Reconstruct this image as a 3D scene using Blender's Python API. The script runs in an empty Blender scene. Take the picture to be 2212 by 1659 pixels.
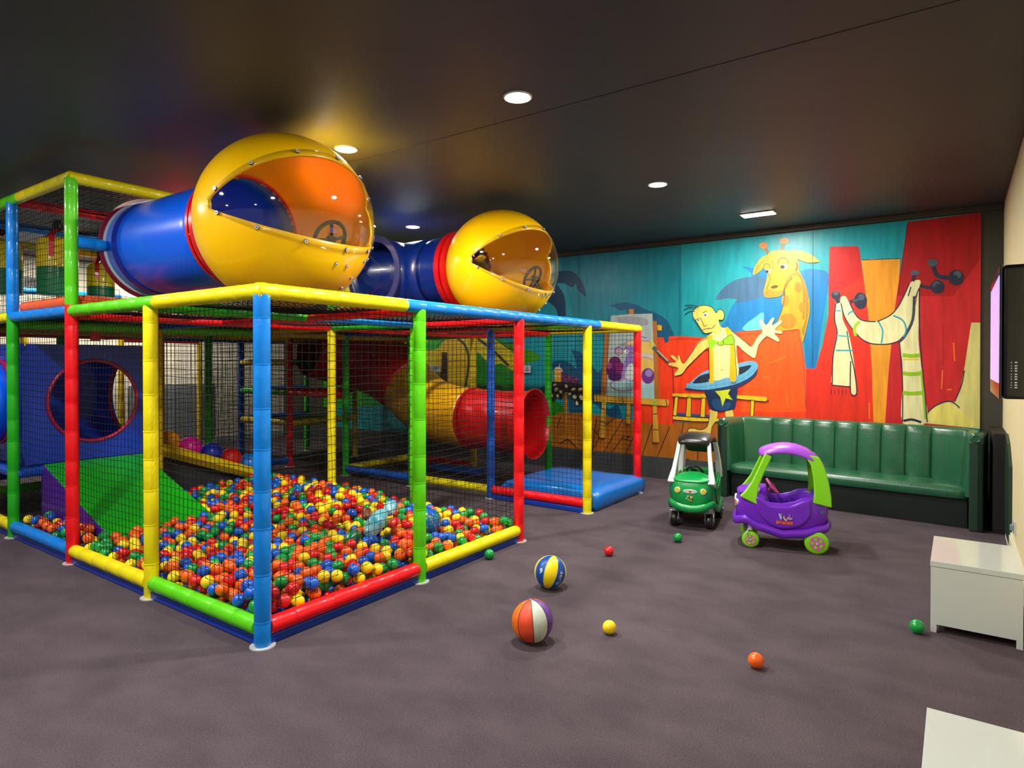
import bpy, bmesh, math, random
from mathutils import Vector, Matrix, noise
from mathutils.geometry import tessellate_polygon
PI = math.pi
random.seed(7)
S = bpy.context.scene
COL = S.collection

# ------------------------------------------------------------------ camera
F_PX, YAW, PITCH, ROLL = 1370.42, 0.612845, 0.008066, 0.00077
CAM = Vector((-1.98368, -3.01130, 1.51427))
SHIFT_PX = -38.889
FW = Vector((math.cos(YAW)*math.cos(PITCH), math.sin(YAW)*math.cos(PITCH), -math.sin(PITCH)))
RT0 = Vector((math.sin(YAW), -math.cos(YAW), 0)); UP0 = RT0.cross(FW)
RT = RT0*math.cos(ROLL) + UP0*math.sin(ROLL); UP = -RT0*math.sin(ROLL) + UP0*math.cos(ROLL)
cd = bpy.data.cameras.new('camera'); cam = bpy.data.objects.new('camera', cd); COL.objects.link(cam)
cd.sensor_width = 36; cd.lens = F_PX/2212*36; cd.shift_y = SHIFT_PX/2212; cd.clip_start = 0.02; cd.clip_end = 60
M = Matrix((RT, UP, -FW)).transposed().to_4x4(); M.translation = CAM; cam.matrix_world = M
S.camera = cam

# ------------------------------------------------------------------ world, exposure
w = bpy.data.worlds.new('world'); S.world = w; w.use_nodes = True
w.node_tree.nodes['Background'].inputs[0].default_value = (0.80, 0.88, 1.0, 1)
w.node_tree.nodes['Background'].inputs[1].default_value = 0.22
S.view_settings.view_transform = 'Standard'; S.view_settings.look = 'None'
S.view_settings.gamma = 1; S.view_settings.exposure = 0.1; S.view_settings.use_curve_mapping = False
CEIL = 3.05; WX = 5.83; WR = -3.37; WL = 8.1
DOWNLIGHTS = [  # x, y, watts, colour, label (None: added lamp out of view)
 (1.06, -0.91, 62, (1, .96, .9), 'round recessed ceiling light brightest and nearest, alone in the open dark ceiling'),
 (3.26, -0.87, 55, (1, .96, .9), 'round recessed ceiling light between the nearest one and the mural wall'),
 (1.09, 0.62, 95, (1, .93, .8), 'round recessed ceiling light glowing just above the nearest yellow bubble'),
 (3.31, 2.10, 45, (.9, .95, 1), 'small round recessed ceiling light between the two yellow bubbles'),
 (1.45, 3.3, 40, (1, .95, .88), 'round recessed ceiling light above the netted tower behind the blue crawl tube'),
 (1.6, 6.9, 55, (1, .93, .82), 'round recessed ceiling light deep above the hanging bags'),
 (3.3, 7.2, 60, (1, .92, .8), None),  # added lamp, hidden from view, brightens the white wall at the back
 (-1.2, -0.9, 60, (1, .96, .92), None), (-1.2, 1.2, 58, (1, .96, .92), None), (-1.2, 3.4, 45, (1, .96, .92), None), (-3.4, -0.9, 22, (1, .96, .92), None), (-3.4, 1.6, 25, (1, .96, .92), None),  # added lamps outside the view that light the foreground and near posts
]
RECT_LIGHT = (4.90, -1.30, 62)

# ------------------------------------------------------------------ helpers
def lin(c):
    c = c/255.0
    return c/12.92 if c <= .04045 else ((c+.055)/1.055)**2.4
def rgb(r, g, b): return (lin(r), lin(g), lin(b), 1)
MATS = {}
def mat(name, col, rough=.4, metal=0, coat=0, spec=.5, noise_amt=0, noise_scale=8, stretch=(1, 1, 1), bump=0, bump_scale=60, emit=0, sss=0, detail=3, col2=None, coat_rough=.08):
    if name in MATS: return MATS[name]
    m = bpy.data.materials.new(name); m.use_nodes = True; nt = m.node_tree; b = nt.nodes['Principled BSDF']
    b.inputs['Base Color'].default_value = col; b.inputs['Roughness'].default_value = rough; b.inputs['Metallic'].default_value = metal
    b.inputs['Coat Weight'].default_value = coat; b.inputs['Coat Roughness'].default_value = coat_rough
    b.inputs['Specular IOR Level'].default_value = spec
    if emit:
        b.inputs['Emission Color'].default_value = col; b.inputs['Emission Strength'].default_value = emit
    tc = nt.nodes.new('ShaderNodeTexCoord')
    if noise_amt:
        mp = nt.nodes.new('ShaderNodeMapping'); mp.inputs['Scale'].default_value = stretch
        nz = nt.nodes.new('ShaderNodeTexNoise'); nz.inputs['Scale'].default_value = noise_scale; nz.inputs['Detail'].default_value = detail
        mx = nt.nodes.new('ShaderNodeMix'); mx.data_type = 'RGBA'
        lo = tuple(c*(1-noise_amt) for c in col[:3])+(1,); hi = tuple(min(1, c*(1+noise_amt)) for c in col[:3])+(1,)
        if col2: lo = col; hi = col2
        mx.inputs[6].default_value = lo; mx.inputs[7].default_value = hi
        rp = nt.nodes.new('ShaderNodeMapRange'); rp.inputs[1].default_value = .35; rp.inputs[2].default_value = .65
        nt.links.new(tc.outputs['Object'], mp.inputs[0]); nt.links.new(mp.outputs[0], nz.inputs['Vector'])
        nt.links.new(nz.outputs['Fac'], rp.inputs[0]); nt.links.new(rp.outputs[0], mx.inputs[0]); nt.links.new(mx.outputs[2], b.inputs['Base Color'])
    if bump:
        nb = nt.nodes.new('ShaderNodeTexNoise'); nb.inputs['Scale'].default_value = bump_scale; nb.inputs['Detail'].default_value = 2
        bp = nt.nodes.new('ShaderNodeBump'); bp.inputs['Strength'].default_value = bump; bp.inputs['Distance'].default_value = .01
        nt.links.new(tc.outputs['Object'], nb.inputs['Vector']); nt.links.new(nb.outputs['Fac'], bp.inputs['Height']); nt.links.new(bp.outputs[0], b.inputs['Normal'])
    MATS[name] = m; return m
def vinyl(name, c): return mat('vinyl_'+name, c, rough=.4, spec=.3, coat=.3, coat_rough=.1, bump=.25, bump_scale=22)
def glossy(name, c, **k): return mat(name, c, rough=.3, coat=.25, **k)

def tag(o, label, cat, group=None, kind=None):
    o['label'] = label
    if cat: o['category'] = cat
    if group: o['group'] = group
    if kind: o['kind'] = kind
    return o
def thing(name, label, cat, loc=(0, 0, 0), rotz=0, group=None):
    o = bpy.data.objects.new(name, None); COL.objects.link(o); o.location = loc; o.rotation_euler = (0, 0, rotz); o.empty_display_size = .1
    return tag(o, label, cat, group)
def mk(name, verts, faces, mats, parent=None, smooth=True, mi=None, loc=None, auto=None):
    me = bpy.data.meshes.new(name); me.from_pydata([tuple(v) for v in verts], [], faces)
    if not isinstance(mats, (list, tuple)): mats = [mats]
    for m in mats: me.materials.append(m)
    if mi: me.polygons.foreach_set('material_index', mi)
    if smooth: me.polygons.foreach_set('use_smooth', [True]*len(me.polygons))
    me.update()
    if auto is not None: me.set_sharp_from_angle(angle=math.radians(auto))
    o = bpy.data.objects.new(name, me); COL.objects.link(o)
    if parent: o.parent = parent
    if loc: o.location = loc
    return o
def fixn(o):
    bm = bmesh.new(); bm.from_mesh(o.data); bmesh.ops.recalc_face_normals(bm, faces=bm.faces); bm.to_mesh(o.data); bm.free(); return o
class MB:
    """collects shapes for ONE mesh"""
    def __init__(s): s.v = []; s.f = []; s.m = []
    def add(s, v, f, mi=0):
        n = len(s.v); s.v += [Vector(p) for p in v]; s.f += [tuple(i+n for i in q) for q in f]; s.m += [mi]*len(f)
    def box(s, a, b, mi=0):
        x0, y0, z0 = a; x1, y1, z1 = b
        s.add([(x0, y0, z0), (x1, y0, z0), (x1, y1, z0), (x0, y1, z0), (x0, y0, z1), (x1, y0, z1), (x1, y1, z1), (x0, y1, z1)],
              [(0, 3, 2, 1), (4, 5, 6, 7), (0, 1, 5, 4), (1, 2, 6, 5), (2, 3, 7, 6), (3, 0, 4, 7)], mi)
    def loft(s, secs, cap=True, mi=0, closed=False):
        n = len(secs[0]); v = [p for q in secs for p in q]; f = []
        L = len(secs); rng = L if closed else L-1
        for i in range(rng):
            j = (i+1) % L
            for k in range(n):
                a = i*n+k; b = i*n+(k+1) % n; c = j*n+(k+1) % n; d = j*n+k; f.append((a, b, c, d))
        if cap and not closed:
            f.append(tuple(range(n-1, -1, -1))); f.append(tuple((L-1)*n+k for k in range(n)))
        s.add(v, f, mi)
    def tube(s, pts, r, n=12, mi=0, cap=True, closed=False):
        pts = [Vector(p) for p in pts]; L = len(pts); secs = []; up = None
        for i, p in enumerate(pts):
            if closed: t = (pts[(i+1) % L]-pts[i-1]).normalized()
            else: t = (pts[min(i+1, L-1)]-pts[max(i-1, 0)]).normalized()
            if up is None:
                up = Vector((0, 0, 1)) if abs(t.z) < .9 else Vector((1, 0, 0))
            sd = t.cross(up).normalized(); up = sd.cross(t).normalized()
            rr = r[i] if isinstance(r, (list, tuple)) else r
            secs.append([p+(sd*math.cos(2*PI*k/n)+up*math.sin(2*PI*k/n))*rr for k in range(n)])
        s.loft(secs, cap, mi, closed)
    def sphere(s, c, r, nu=20, nv=12, mi=0, sc=(1, 1, 1)):
        v = []; f = []; c = Vector(c)
        for j in range(nv+1):
            t = PI*j/nv
            for i in range(nu):
                a = 2*PI*i/nu; v.append(c+Vector((math.sin(t)*math.cos(a)*r*sc[0], math.sin(t)*math.sin(a)*r*sc[1], math.cos(t)*r*sc[2])))
        for j in range(nv):
            for i in range(nu):
                f.append((j*nu+i, (j+1)*nu+i, (j+1)*nu+(i+1) % nu, j*nu+(i+1) % nu))
        s.add(v, f, mi)
    def disc(s, c, nrm, r, h, n=20, mi=0, r2=None):
        c = Vector(c); nrm = Vector(nrm).normalized()
        s.tube([c, c+nrm*h], [r, r if r2 is None else r2], n, mi)
    def torus(s, c, nrm, R, r, n=40, m=10, mi=0):
        c = Vector(c); nrm = Vector(nrm).normalized(); a = nrm.orthogonal().normalized(); b = nrm.cross(a)
        secs = []
        for i in range(n):
            t = 2*PI*i/n; d = a*math.cos(t)+b*math.sin(t)
            secs.append([c+d*(R+r*math.cos(2*PI*k/m))+nrm*(r*math.sin(2*PI*k/m)) for k in range(m)])
        s.loft(secs, False, mi, True)
    def build(s, name, mats, parent=None, smooth=True, auto=40, bevel=0, bseg=2, sub=0):
        o = mk(name, s.v, s.f, mats, parent, smooth, s.m); fixn(o)
        if smooth and auto is not None: o.data.set_sharp_from_angle(angle=math.radians(auto))
        if bevel:
            b = o.modifiers.new('bevel', 'BEVEL'); b.width = bevel; b.segments = bseg; b.limit_method = 'ANGLE'
        if sub:
            b = o.modifiers.new('sub', 'SUBSURF'); b.levels = sub; b.render_levels = sub
        return o
def copy_tree(o, parent=None):
    c = o.copy(); COL.objects.link(c); c.parent = parent
    for ch in list(o.children): copy_tree(ch, c)
    return c
def struct(o): o['kind'] = 'structure'; return o

# ------------------------------------------------------------------ room shell
carpet = mat('carpet', rgb(84, 74, 80), rough=.95, spec=.1, noise_amt=.3, noise_scale=2.6, stretch=(1.6, 1, 1), detail=12, col2=rgb(96, 85, 91), bump=.6, bump_scale=420)
_nt = carpet.node_tree
_n2 = _nt.nodes.new('ShaderNodeTexNoise'); _n2.inputs['Scale'].default_value = 170; _n2.inputs['Detail'].default_value = 3
_mx = _nt.nodes.new('ShaderNodeMix'); _mx.data_type = 'RGBA'; _mx.blend_type = 'MULTIPLY'; _mx.inputs[0].default_value = .75
_mr = _nt.nodes.new('ShaderNodeMapRange'); _mr.inputs[1].default_value = .3; _mr.inputs[2].default_value = .7; _mr.inputs[3].default_value = .55; _mr.inputs[4].default_value = 1.3
_b = _nt.nodes['Principled BSDF']; _src = _b.inputs['Base Color'].links[0].from_socket
_tc = [n for n in _nt.nodes if n.type == 'TEX_COORD'][0]
_nt.links.new(_tc.outputs['Object'], _n2.inputs['Vector']); _nt.links.new(_n2.outputs['Fac'], _mr.inputs[0]); _nt.links.new(_src, _mx.inputs[6]); _nt.links.new(_mr.outputs[0], _mx.inputs[7]); _nt.links.new(_mx.outputs[2], _b.inputs['Base Color'])
ceil_m = mat('ceiling_paint', rgb(55, 57, 66), rough=.5, spec=.4, noise_amt=.12, noise_scale=1.2, detail=4)
dark_m = mat('dark_wall_paint', rgb(58, 55, 45), rough=.6)
skirt_m = mat('dark_skirting', rgb(62, 66, 66), rough=.5)
cream_m = mat('cream_wall_paint', rgb(226, 214, 168), rough=.7, noise_amt=.03, noise_scale=2)
white_m = mat('white_wall_paint', rgb(215, 208, 190), rough=.75, noise_amt=.04, noise_scale=3)
X0, Y0 = -7.0, -3.37
b = MB(); b.box((X0, WR-.1, -.1), (WX+.1, WL+.1, 0)); struct(b.build('floor', carpet, smooth=False))
b = MB(); b.box((X0, WR-.1, CEIL), (WX+.1, WL+.1, CEIL+.1)); struct(b.build('ceiling', ceil_m, smooth=False))
b = MB(); b.box((WX, WR-.1, 0), (WX+.1, WL+.1, CEIL)); struct(b.build('wall_back', dark_m, smooth=False))
b = MB(); b.box((X0, WR-.1, 0), (WX, WR, CEIL)); struct(b.build('wall_right', cream_m, smooth=False))
b = MB(); b.box((X0, WL, 0), (WX, WL+.1, CEIL)); struct(b.build('wall_left', white_m, smooth=False))
b = MB(); b.box((WX-.02, WR+.19, 0), (WX, WL, .275)); struct(b.build('baseboard_back', skirt_m, smooth=False, bevel=.004))
b = MB(); b.box((2.95, WR, 0), (4.9, WR+.02, .13)); b.box((2.95, WR, .13), (4.9, WR+.012, .15)); struct(b.build('baseboard_right', mat('cream_trim', rgb(225, 222, 195), .45), smooth=False, bevel=.003))
b = MB(); b.box((0.2, WL-.02, 0), (WX-.05, WL, .12)); struct(b.build('baseboard_left', mat('grey_trim', rgb(150, 165, 165), .5), smooth=False, bevel=.003))
b = MB(); b.box((WX-.05, WR, CEIL-.055), (WX, WL, CEIL)); struct(b.build('trim_1', dark_m, smooth=False, bevel=.006))
b = MB(); b.box((1.325, WR, CEIL-.0015), (1.331, WL, CEIL)); struct(b.build('trim_2', mat('seam_black', rgb(14, 13, 13), .7), smooth=False))
b = MB(); b.box((2.9, WL-.03, .12), (4.35, WL, 1.1)); struct(b.build('trim_3', mat('grey_dado', rgb(112, 118, 124), .6), smooth=False))

# ------------------------------------------------------------------ ceiling lights
ring_m = mat('light_ring', rgb(225, 225, 225), .4)
glow_m = mat('light_glow', (1, .97, .92, 1), emit=35)
def area(name, loc, watts, col, size, parent=None, shape='DISK', sy=None, spread=180):
    l = bpy.data.lights.new(name, 'AREA'); l.energy = watts; l.color = col; l.shape = shape; l.size = size; l.spread = math.radians(spread)
    if sy: l.size_y = sy
    o = bpy.data.objects.new(name, l); COL.objects.link(o); o.parent = parent; o.location = loc; return o
for x, y, W, c, lab in DOWNLIGHTS:
    t = thing('ceiling_light', lab or 'added round ceiling light out of view', 'ceiling light', (x, y, CEIL), 0, 'recessed ceiling lights')
    if lab is None: t['label'] = 'added round ceiling light, out of view, put in to brighten the room'
    b = MB(); b.torus((0, 0, -.003), (0, 0, 1), .078, .007, 32, 8); b.build('trim_ring', ring_m, t)
    b = MB(); b.disc((0, 0, -.005), (0, 0, 1), .072, .004, 28); b.build('diffuser', glow_m, t)
    area('lamp', (0, 0, -.012), W, c, .13, t)
x, y, W = RECT_LIGHT
t = thing('ceiling_light', 'long rectangular ceiling light close to the mural above the giraffe', 'ceiling light', (x, y, CEIL), 0, 'recessed ceiling lights')
b = MB(); b.box((-.085, -.17, -.012), (.085, .17, 0)); b.build('trim_ring', ring_m, t, smooth=False, bevel=.004)
b = MB(); b.box((-.07, -.155, -.016), (.07, .155, -.011)); b.build('diffuser', glow_m, t, smooth=False)
area('lamp', (0, 0, -.022), W, (1, .98, .9), .13, t, 'RECTANGLE', .3)

# ------------------------------------------------------------------ mural (flat painting on the wall)
def on_wall(px, py, x=WX):
    d = FW + RT*((px-1106)/F_PX) - UP*((py-829.5-SHIFT_PX)/F_PX)
    k = (x-CAM.x)/d.x; return CAM + d*k
class Mural:
    def __init__(s): s.v = []; s.f = []; s.m = []; s.mats = []; s.idx = {}; s.n = 0
    def col(s, c):
        if c not in s.idx:
            s.idx[c] = len(s.mats)
            s.mats.append(mat('mural_paint_%d_%d_%d' % c, rgb(*c), rough=.4, spec=.4, noise_amt=.13, noise_scale=5, stretch=(1, 3.5, .5), detail=5))
        return s.idx[c]
    def poly(s, pts, c, smooth=False, raw=None):
        x = WX - .012 - s.n*.00005; s.n += 1
        P = raw or [(q.y, q.z) for q in (on_wall(*p) for p in pts)]
        if smooth:
            Q = []; n = len(P)
            for i in range(n):
                p0, p1, p2, p3 = P[i-1], P[i], P[(i+1) % n], P[(i+2) % n]
                for t in (0, .25, .5, .75):
                    Q.append(tuple(.5*((2*p1[k])+(-p0[k]+p2[k])*t+(2*p0[k]-5*p1[k]+4*p2[k]-p3[k])*t*t+(-p0[k]+3*p1[k]-3*p2[k]+p3[k])*t**3) for k in (0, 1)))
            P = Q
        tri = tessellate_polygon([[Vector((a, b_, 0)) for a, b_ in P]])
        n0 = len(s.v); s.v += [(x, a, b_) for a, b_ in P]
        for t in tri:
            a, b_, c_ = [P[i] for i in t]
            ar = (b_[0]-a[0])*(c_[1]-a[1])-(c_[0]-a[0])*(b_[1]-a[1])
            t = tuple(t) if ar < 0 else tuple(reversed(t))
            s.f.append(tuple(n0+i for i in t)); s.m.append(s.col(c))
    def sm(s, pts, c): s.poly(pts, c, True)
    def ell(s, x, y, rx, ry, c, rot=0, n=20):
        s.poly([(x+rx*math.cos(t)*math.cos(rot)-ry*math.sin(t)*math.sin(rot), y+rx*math.cos(t)*math.sin(rot)+ry*math.sin(t)*math.cos(rot)) for t in [2*PI*i/n for i in range(n)]], c)
    def line(s, pts, wd, c, smooth=True):
        P = [Vector((a, b_)) for a, b_ in pts]
        if smooth and len(P) > 2:
            Q = []
            for i in range(len(P)-1):
                p0 = P[max(i-1, 0)]; p1 = P[i]; p2 = P[i+1]; p3 = P[min(i+2, len(P)-1)]
                for t in (0, .25, .5, .75): Q.append(.5*((2*p1)+(-p0+p2)*t+(2*p0-5*p1+4*p2-p3)*t*t+(-p0+3*p1-3*p2+p3)*t**3))
            P = Q+[P[-1]]
        x = WX - .012 - s.n*.00005; s.n += 1; n0 = len(s.v)
        for i, p in enumerate(P):
            t = (P[min(i+1, len(P)-1)]-P[max(i-1, 0)]).normalized(); nn = Vector((-t.y, t.x))*wd/2
            for q in (p+nn, p-nn):
                g = on_wall(q.x, q.y); s.v.append((x, g.y, g.z))
        for i in range(len(P)-1):
            s.f.append((n0+2*i, n0+2*i+1, n0+2*i+3, n0+2*i+2)); s.m.append(s.col(c))
mu = Mural()
TEAL = (18, 148, 158); DT = (8, 84, 118); K = (22, 22, 30); NAVY = (28, 40, 66)
mu.poly(None, TEAL, raw=[(6.6, .275), (-3.188, .275), (-3.188, 2.985), (6.6, 2.985)])
mu.poly([(1210, 558), (1290, 549), (1473, 529), (1473, 735), (1440, 735), (1300, 735), (1240, 690)], (6, 128, 142))
# dark palm fronds
mu.sm([(1190, 592), (1225, 585), (1245, 592), (1258, 608), (1264, 625), (1266, 641), (1257, 633), (1248, 626), (1245, 613), (1236, 621), (1222, 613), (1205, 612), (1190, 612)], (10, 58, 86))
mu.sm([(1196, 612), (1212, 625), (1220, 640), (1223, 665), (1222, 700), (1208, 700), (1204, 672), (1190, 655), (1170, 640)], (10, 58, 86))
mu.sm([(1318, 660), (1345, 654), (1368, 656), (1395, 668), (1425, 680), (1441, 692), (1450, 708), (1457, 728), (1460, 790), (1385, 800), (1372, 700), (1358, 680), (1352, 668), (1342, 672), (1330, 665)], DT)
mu.sm([(1190, 790), (1200, 781), (1215, 779), (1232, 785), (1246, 796), (1243, 775), (1236, 757), (1252, 760), (1270, 775), (1291, 803), (1302, 795), (1310, 800), (1312, 880), (1335, 875), (1345, 905), (1325, 905), (1300, 885), (1280, 872), (1262, 895), (1232, 893), (1228, 862), (1210, 830)], DT)
mu.sm([(1145, 870), (1158, 845), (1185, 830), (1200, 828), (1200, 860), (1165, 865)], DT)
mu.sm([(1547, 648), (1556, 630), (1575, 613), (1600, 602), (1624, 597), (1618, 585), (1604, 576), (1625, 579), (1636, 582), (1633, 565), (1648, 578), (1690, 600), (1738, 583), (1762, 582), (1790, 592), (1786, 640), (1778, 690), (1762, 795), (1742, 795), (1735, 730), (1700, 728), (1565, 715), (1570, 690), (1580, 665), (1592, 647), (1570, 645)], (6, 112, 170))
mu.sm([(1547, 648), (1556, 630), (1575, 613), (1600, 602), (1640, 597), (1660, 610), (1650, 640), (1590, 655), (1592, 647), (1570, 645)], (56, 96, 128))
mu.sm([(1606, 713), (1612, 700), (1628, 688), (1649, 675), (1650, 700), (1648, 715)], (88, 186, 205))
# green bird and leaves on the left
mu.poly([(700, 690), (905, 700), (1060, 722), (1090, 738), (1128, 745), (1128, 850), (1000, 870), (700, 880)], (20, 150, 30))
mu.sm([(1095, 742), (1130, 752), (1152, 760), (1169, 773), (1150, 782), (1128, 791), (1095, 800)], (64, 150, 20))
mu.sm([(900, 728), (950, 720), (1000, 722), (1060, 730), (1090, 748), (1110, 765), (1110, 800), (1085, 785), (1060, 790), (1040, 775), (1030, 765), (1020, 850), (900, 855)], (228, 206, 16))
mu.sm([(1033, 762), (1060, 790), (1080, 800), (1105, 815), (1110, 855), (1025, 860), (1030, 800)], (12, 140, 24))
mu.sm([(921, 740), (945, 728), (960, 735), (950, 752), (921, 756)], (20, 190, 30))
mu.ell(977, 785, 35, 55, (236, 190, 14)); mu.line([(990, 732), (1005, 745), (1013, 770), (1012, 800), (1005, 845)], 5, (84, 60, 40))
mu.line([(1033, 732), (1060, 752), (1100, 790)], 6, (70, 62, 34)); mu.line([(944, 750), (958, 735), (975, 730)], 1.4, K)
mu.poly([(955, 761), (967, 761), (968, 833), (950, 812), (955, 802)], (50, 28, 14))
mu.line([(1075, 735), (1100, 752), (1130, 760)], 2, (60, 70, 30)); mu.line([(921, 812), (950, 812)], 4, (70, 50, 20))
mu.sm([(1110, 870), (1180, 855), (1205, 868), (1222, 885), (1216, 898), (1110, 905)], (20, 130, 24))
# painted stage floor
mu.poly([(900, 880), (1060, 888), (1200, 898), (1206, 891), (1256, 892), (1300, 897), (1345, 905), (1383, 911), (1456, 914), (1560, 906), (1640, 906), (1640, 1015), (1560, 1008), (1382, 990), (1190, 972), (900, 948)], (172, 98, 18))
for l in [[(1256, 897), (1296, 943)], [(1328, 903), (1288, 935)], [(1347, 905), (1312, 965), (1300, 985)], [(1350, 940), (1318, 982)], [(1376, 930), (1350, 985)], [(1410, 917), (1386, 990)], [(1448, 921), (1418, 993)], [(1478, 911), (1460, 996)], [(1508, 928), (1508, 1000)], [(1296, 945), (1277, 978)], [(1212, 900), (1204, 925)], [(1342, 946), (1364, 952)], [(1471, 990), (1490, 992)], [(1290, 900), (1280, 975)]]:
    mu.line(l, 1.6, K)
mu.ell(1358, 944, 3, 2, K)
# red sofa/bench and pillars
RED = (238, 62, 22)
mu.poly([(1383, 735), (1424, 729), (1434, 729), (1437, 741), (1444, 739), (1446, 727), (1470, 726), (1530, 730), (1600, 716), (1728, 706), (1733, 740), (1741, 795), (1762, 797), (1790, 800), (1888, 800), (1888, 912), (1560, 905), (1456, 912), (1456, 918), (1400, 914), (1383, 911)], RED)
mu.poly([(1600, 718), (1728, 709), (1741, 795), (1745, 890), (1600, 890), (1610, 800)], (246, 84, 16))
mu.line([(1444, 735), (1480, 732), (1525, 735)], 1.3, (150, 30, 20)); mu.line([(1600, 724), (1660, 719), (1730, 712)], 1.3, (190, 40, 20)); mu.line([(1454, 795), (1456, 860), (1455, 915)], 1.6, (110, 24, 40)); mu.line([(1728, 730), (1736, 780), (1741, 880)], 1.3, (160, 50, 60))
mu.poly([(1792, 536), (1797, 533), (1852, 532), (1856, 536), (1868, 620), (1880, 700), (1886, 800), (1887, 912), (1741, 908), (1742, 796), (1762, 796), (1778, 740), (1790, 680)], (222, 46, 24))
mu.poly([(1792, 536), (1797, 533), (1852, 532), (1856, 536), (1863, 600), (1790, 640)], (196, 30, 26))
mu.poly([(1861, 563), (1880, 560), (1945, 560), (1938, 660), (1925, 780), (1915, 915), (1887, 912), (1884, 800), (1876, 680)], (228, 150, 36))
mu.poly([(1961, 480), (2119.5, 459.5), (2117.5, 700), (2116.5, 925), (1912, 913), (1920, 800), (1934, 660)], (196, 34, 38))
mu.poly([(1961, 480), (2119.5, 459.5), (2117, 560), (2060, 640), (1938, 640)], (170, 20, 22))
for l in [[(1700, 770), (1662, 784)], [(1700, 850), (1703, 880)], [(1650, 815), (1662, 815)], [(2036, 800), (2034, 840)], [(2062, 780), (2060, 740)], [(2046, 842), (2056, 841)], [(1878, 870), (1878, 905)], [(1815, 690), (1820, 760)]]:
    mu.line(l, 3, (240, 112, 20))
mu.line([(2037, 700), (2037, 790)], 1.2, (150, 20, 60)); mu.line([(1960, 486), (1940, 640)], 1.2, (90, 14, 20)); mu.line([(1862, 562), (1944, 559)], 1.4, K)
CRM = (212, 206, 128); SC = (224, 220, 164)
mu.poly([(2098, 697), (2117.5, 697), (2116.5, 926), (2000, 914), (2006, 890), (2020, 876), (2040, 868), (2060, 869), (2074, 840), (2084, 790), (2093, 730)], CRM)
mu.sm([(2005, 905), (2020, 882), (2050, 872), (2085, 895), (2110, 920), (2060, 920)], (226, 216, 110))
mu.line([(2083, 800), (2077, 832), (2062, 868)], 2.6, NAVY); mu.line([(2002, 893), (2020, 877), (2045, 867), (2060, 870), (2073, 881)], 2.6, NAVY)
# scarf on hooks
mu.sm([(1806, 652), (1817, 652), (1821, 690), (1832, 715), (1840, 750), (1846, 790), (1850, 848), (1838, 848), (1836, 834), (1798, 831), (1800, 790), (1802, 755), (1808, 720), (1805, 690)], SC)
mu.sm([(1968, 702), (1978, 660), (1986, 620), (1986, 680), (1984, 730), (1990, 790), (1998, 850), (2001, 913), (1950, 913), (1950, 830), (1949, 780), (1943, 737)], SC)
mu.sm([(1816, 645), (1826, 640), (1835, 655), (1845, 675), (1860, 690), (1890, 694), (1915, 686), (1938, 665), (1953, 640), (1966, 612), (1983, 605), (1989, 611), (1980, 640), (1968, 700), (1950, 730), (1920, 742), (1890, 743), (1860, 730), (1838, 705), (1822, 675)], SC)
for l in [[(1817, 655), (1825, 685), (1845, 715), (1870, 738), (1900, 744), (1935, 740), (1955, 722), (1968, 700), (1976, 650), (1986, 622)], [(1943, 737), (1946, 770), (1950, 830), (1950, 912)], [(1986, 622), (1986, 700), (1992, 790), (1998, 850), (2003, 912)], [(1965, 612), (1945, 655), (1925, 680), (1895, 695)], [(1806, 655), (1803, 690), (1809, 720), (1800, 770), (1798, 832)], [(1838, 780), (1838, 848), (1851, 850), (1846, 800), (1836, 755), (1830, 715)], [(1798, 832), (1838, 836)], [(1836, 655), (1850, 682), (1866, 693), (1892, 695)], [(1962, 640), (1968, 620)]]:
    mu.line(l, 2.4, NAVY)
mu.line([(1975, 640), (1972, 690), (1955, 725), (1943, 738)], 6, (56, 66, 84)); mu.line([(1952, 909), (1970, 906), (1990, 912)], 5, NAVY)
for x in (1796, 1804, 1812, 1820, 1828): mu.line([(x, 840), (x, 852)], 1.2, NAVY)
for l, c in [([(1805, 671), (1817, 672)], (70, 160, 170)), ([(1808, 725), (1836, 727)], (60, 170, 170)), ([(1806, 757), (1842, 757)], (40, 160, 180)), ([(1832, 680), (1838, 674), (1846, 674)], (40, 150, 160)), ([(1898, 695), (1907, 715), (1904, 742)], (40, 160, 180)), ([(1930, 682), (1950, 692), (1958, 712), (1952, 728)], (40, 150, 175))]:
    mu.line(l, 3.2, c)
mu.line([(1857, 694), (1846, 708), (1849, 726)], 6, (150, 190, 20))
for y in (769, 808, 850): mu.line([(1950, y-2), (1970, y), (1988+(y-769)*.08, y-2)], 8, (140, 190, 20))
mu.line([(1990, 800), (1994, 850), (1999, 905)], 4, (140, 190, 20)); mu.line([(1952, 776), (1985, 776)], 3, (230, 190, 20))
HK = (40, 46, 66); HK2 = (74, 88, 104)
mu.line([(1806, 640), (1812, 655)], 9, HK); mu.ell(1806, 638, 10, 9, HK); mu.ell(1806, 634, 6, 4, HK2); mu.line([(1836, 652), (1858, 647)], 7, HK); mu.ell(1859, 650, 14, 18, HK); mu.ell(1861, 642, 7, 7, HK2); mu.line([(1842, 651), (1858, 646)], 3, HK2)
mu.line([(1976, 592), (1972, 608)], 7, HK); mu.ell(1977, 590, 10, 5, HK2); mu.line([(1987, 617), (2003, 621), (2020, 620)], 7, HK); mu.ell(2025, 620, 15, 15, HK); mu.ell(2023, 616, 8, 8, HK2); mu.ell(2026, 621, 7, 8, HK)
mu.line([(2015, 570), (2020, 588), (2030, 598), (2062, 602)], 9, HK); mu.ell(2015, 568, 11, 8, HK2); mu.ell(2065, 600, 17, 17, HK); mu.ell(2068, 594, 9, 8, HK2); mu.ell(2062, 602, 8, 8, HK)
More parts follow.
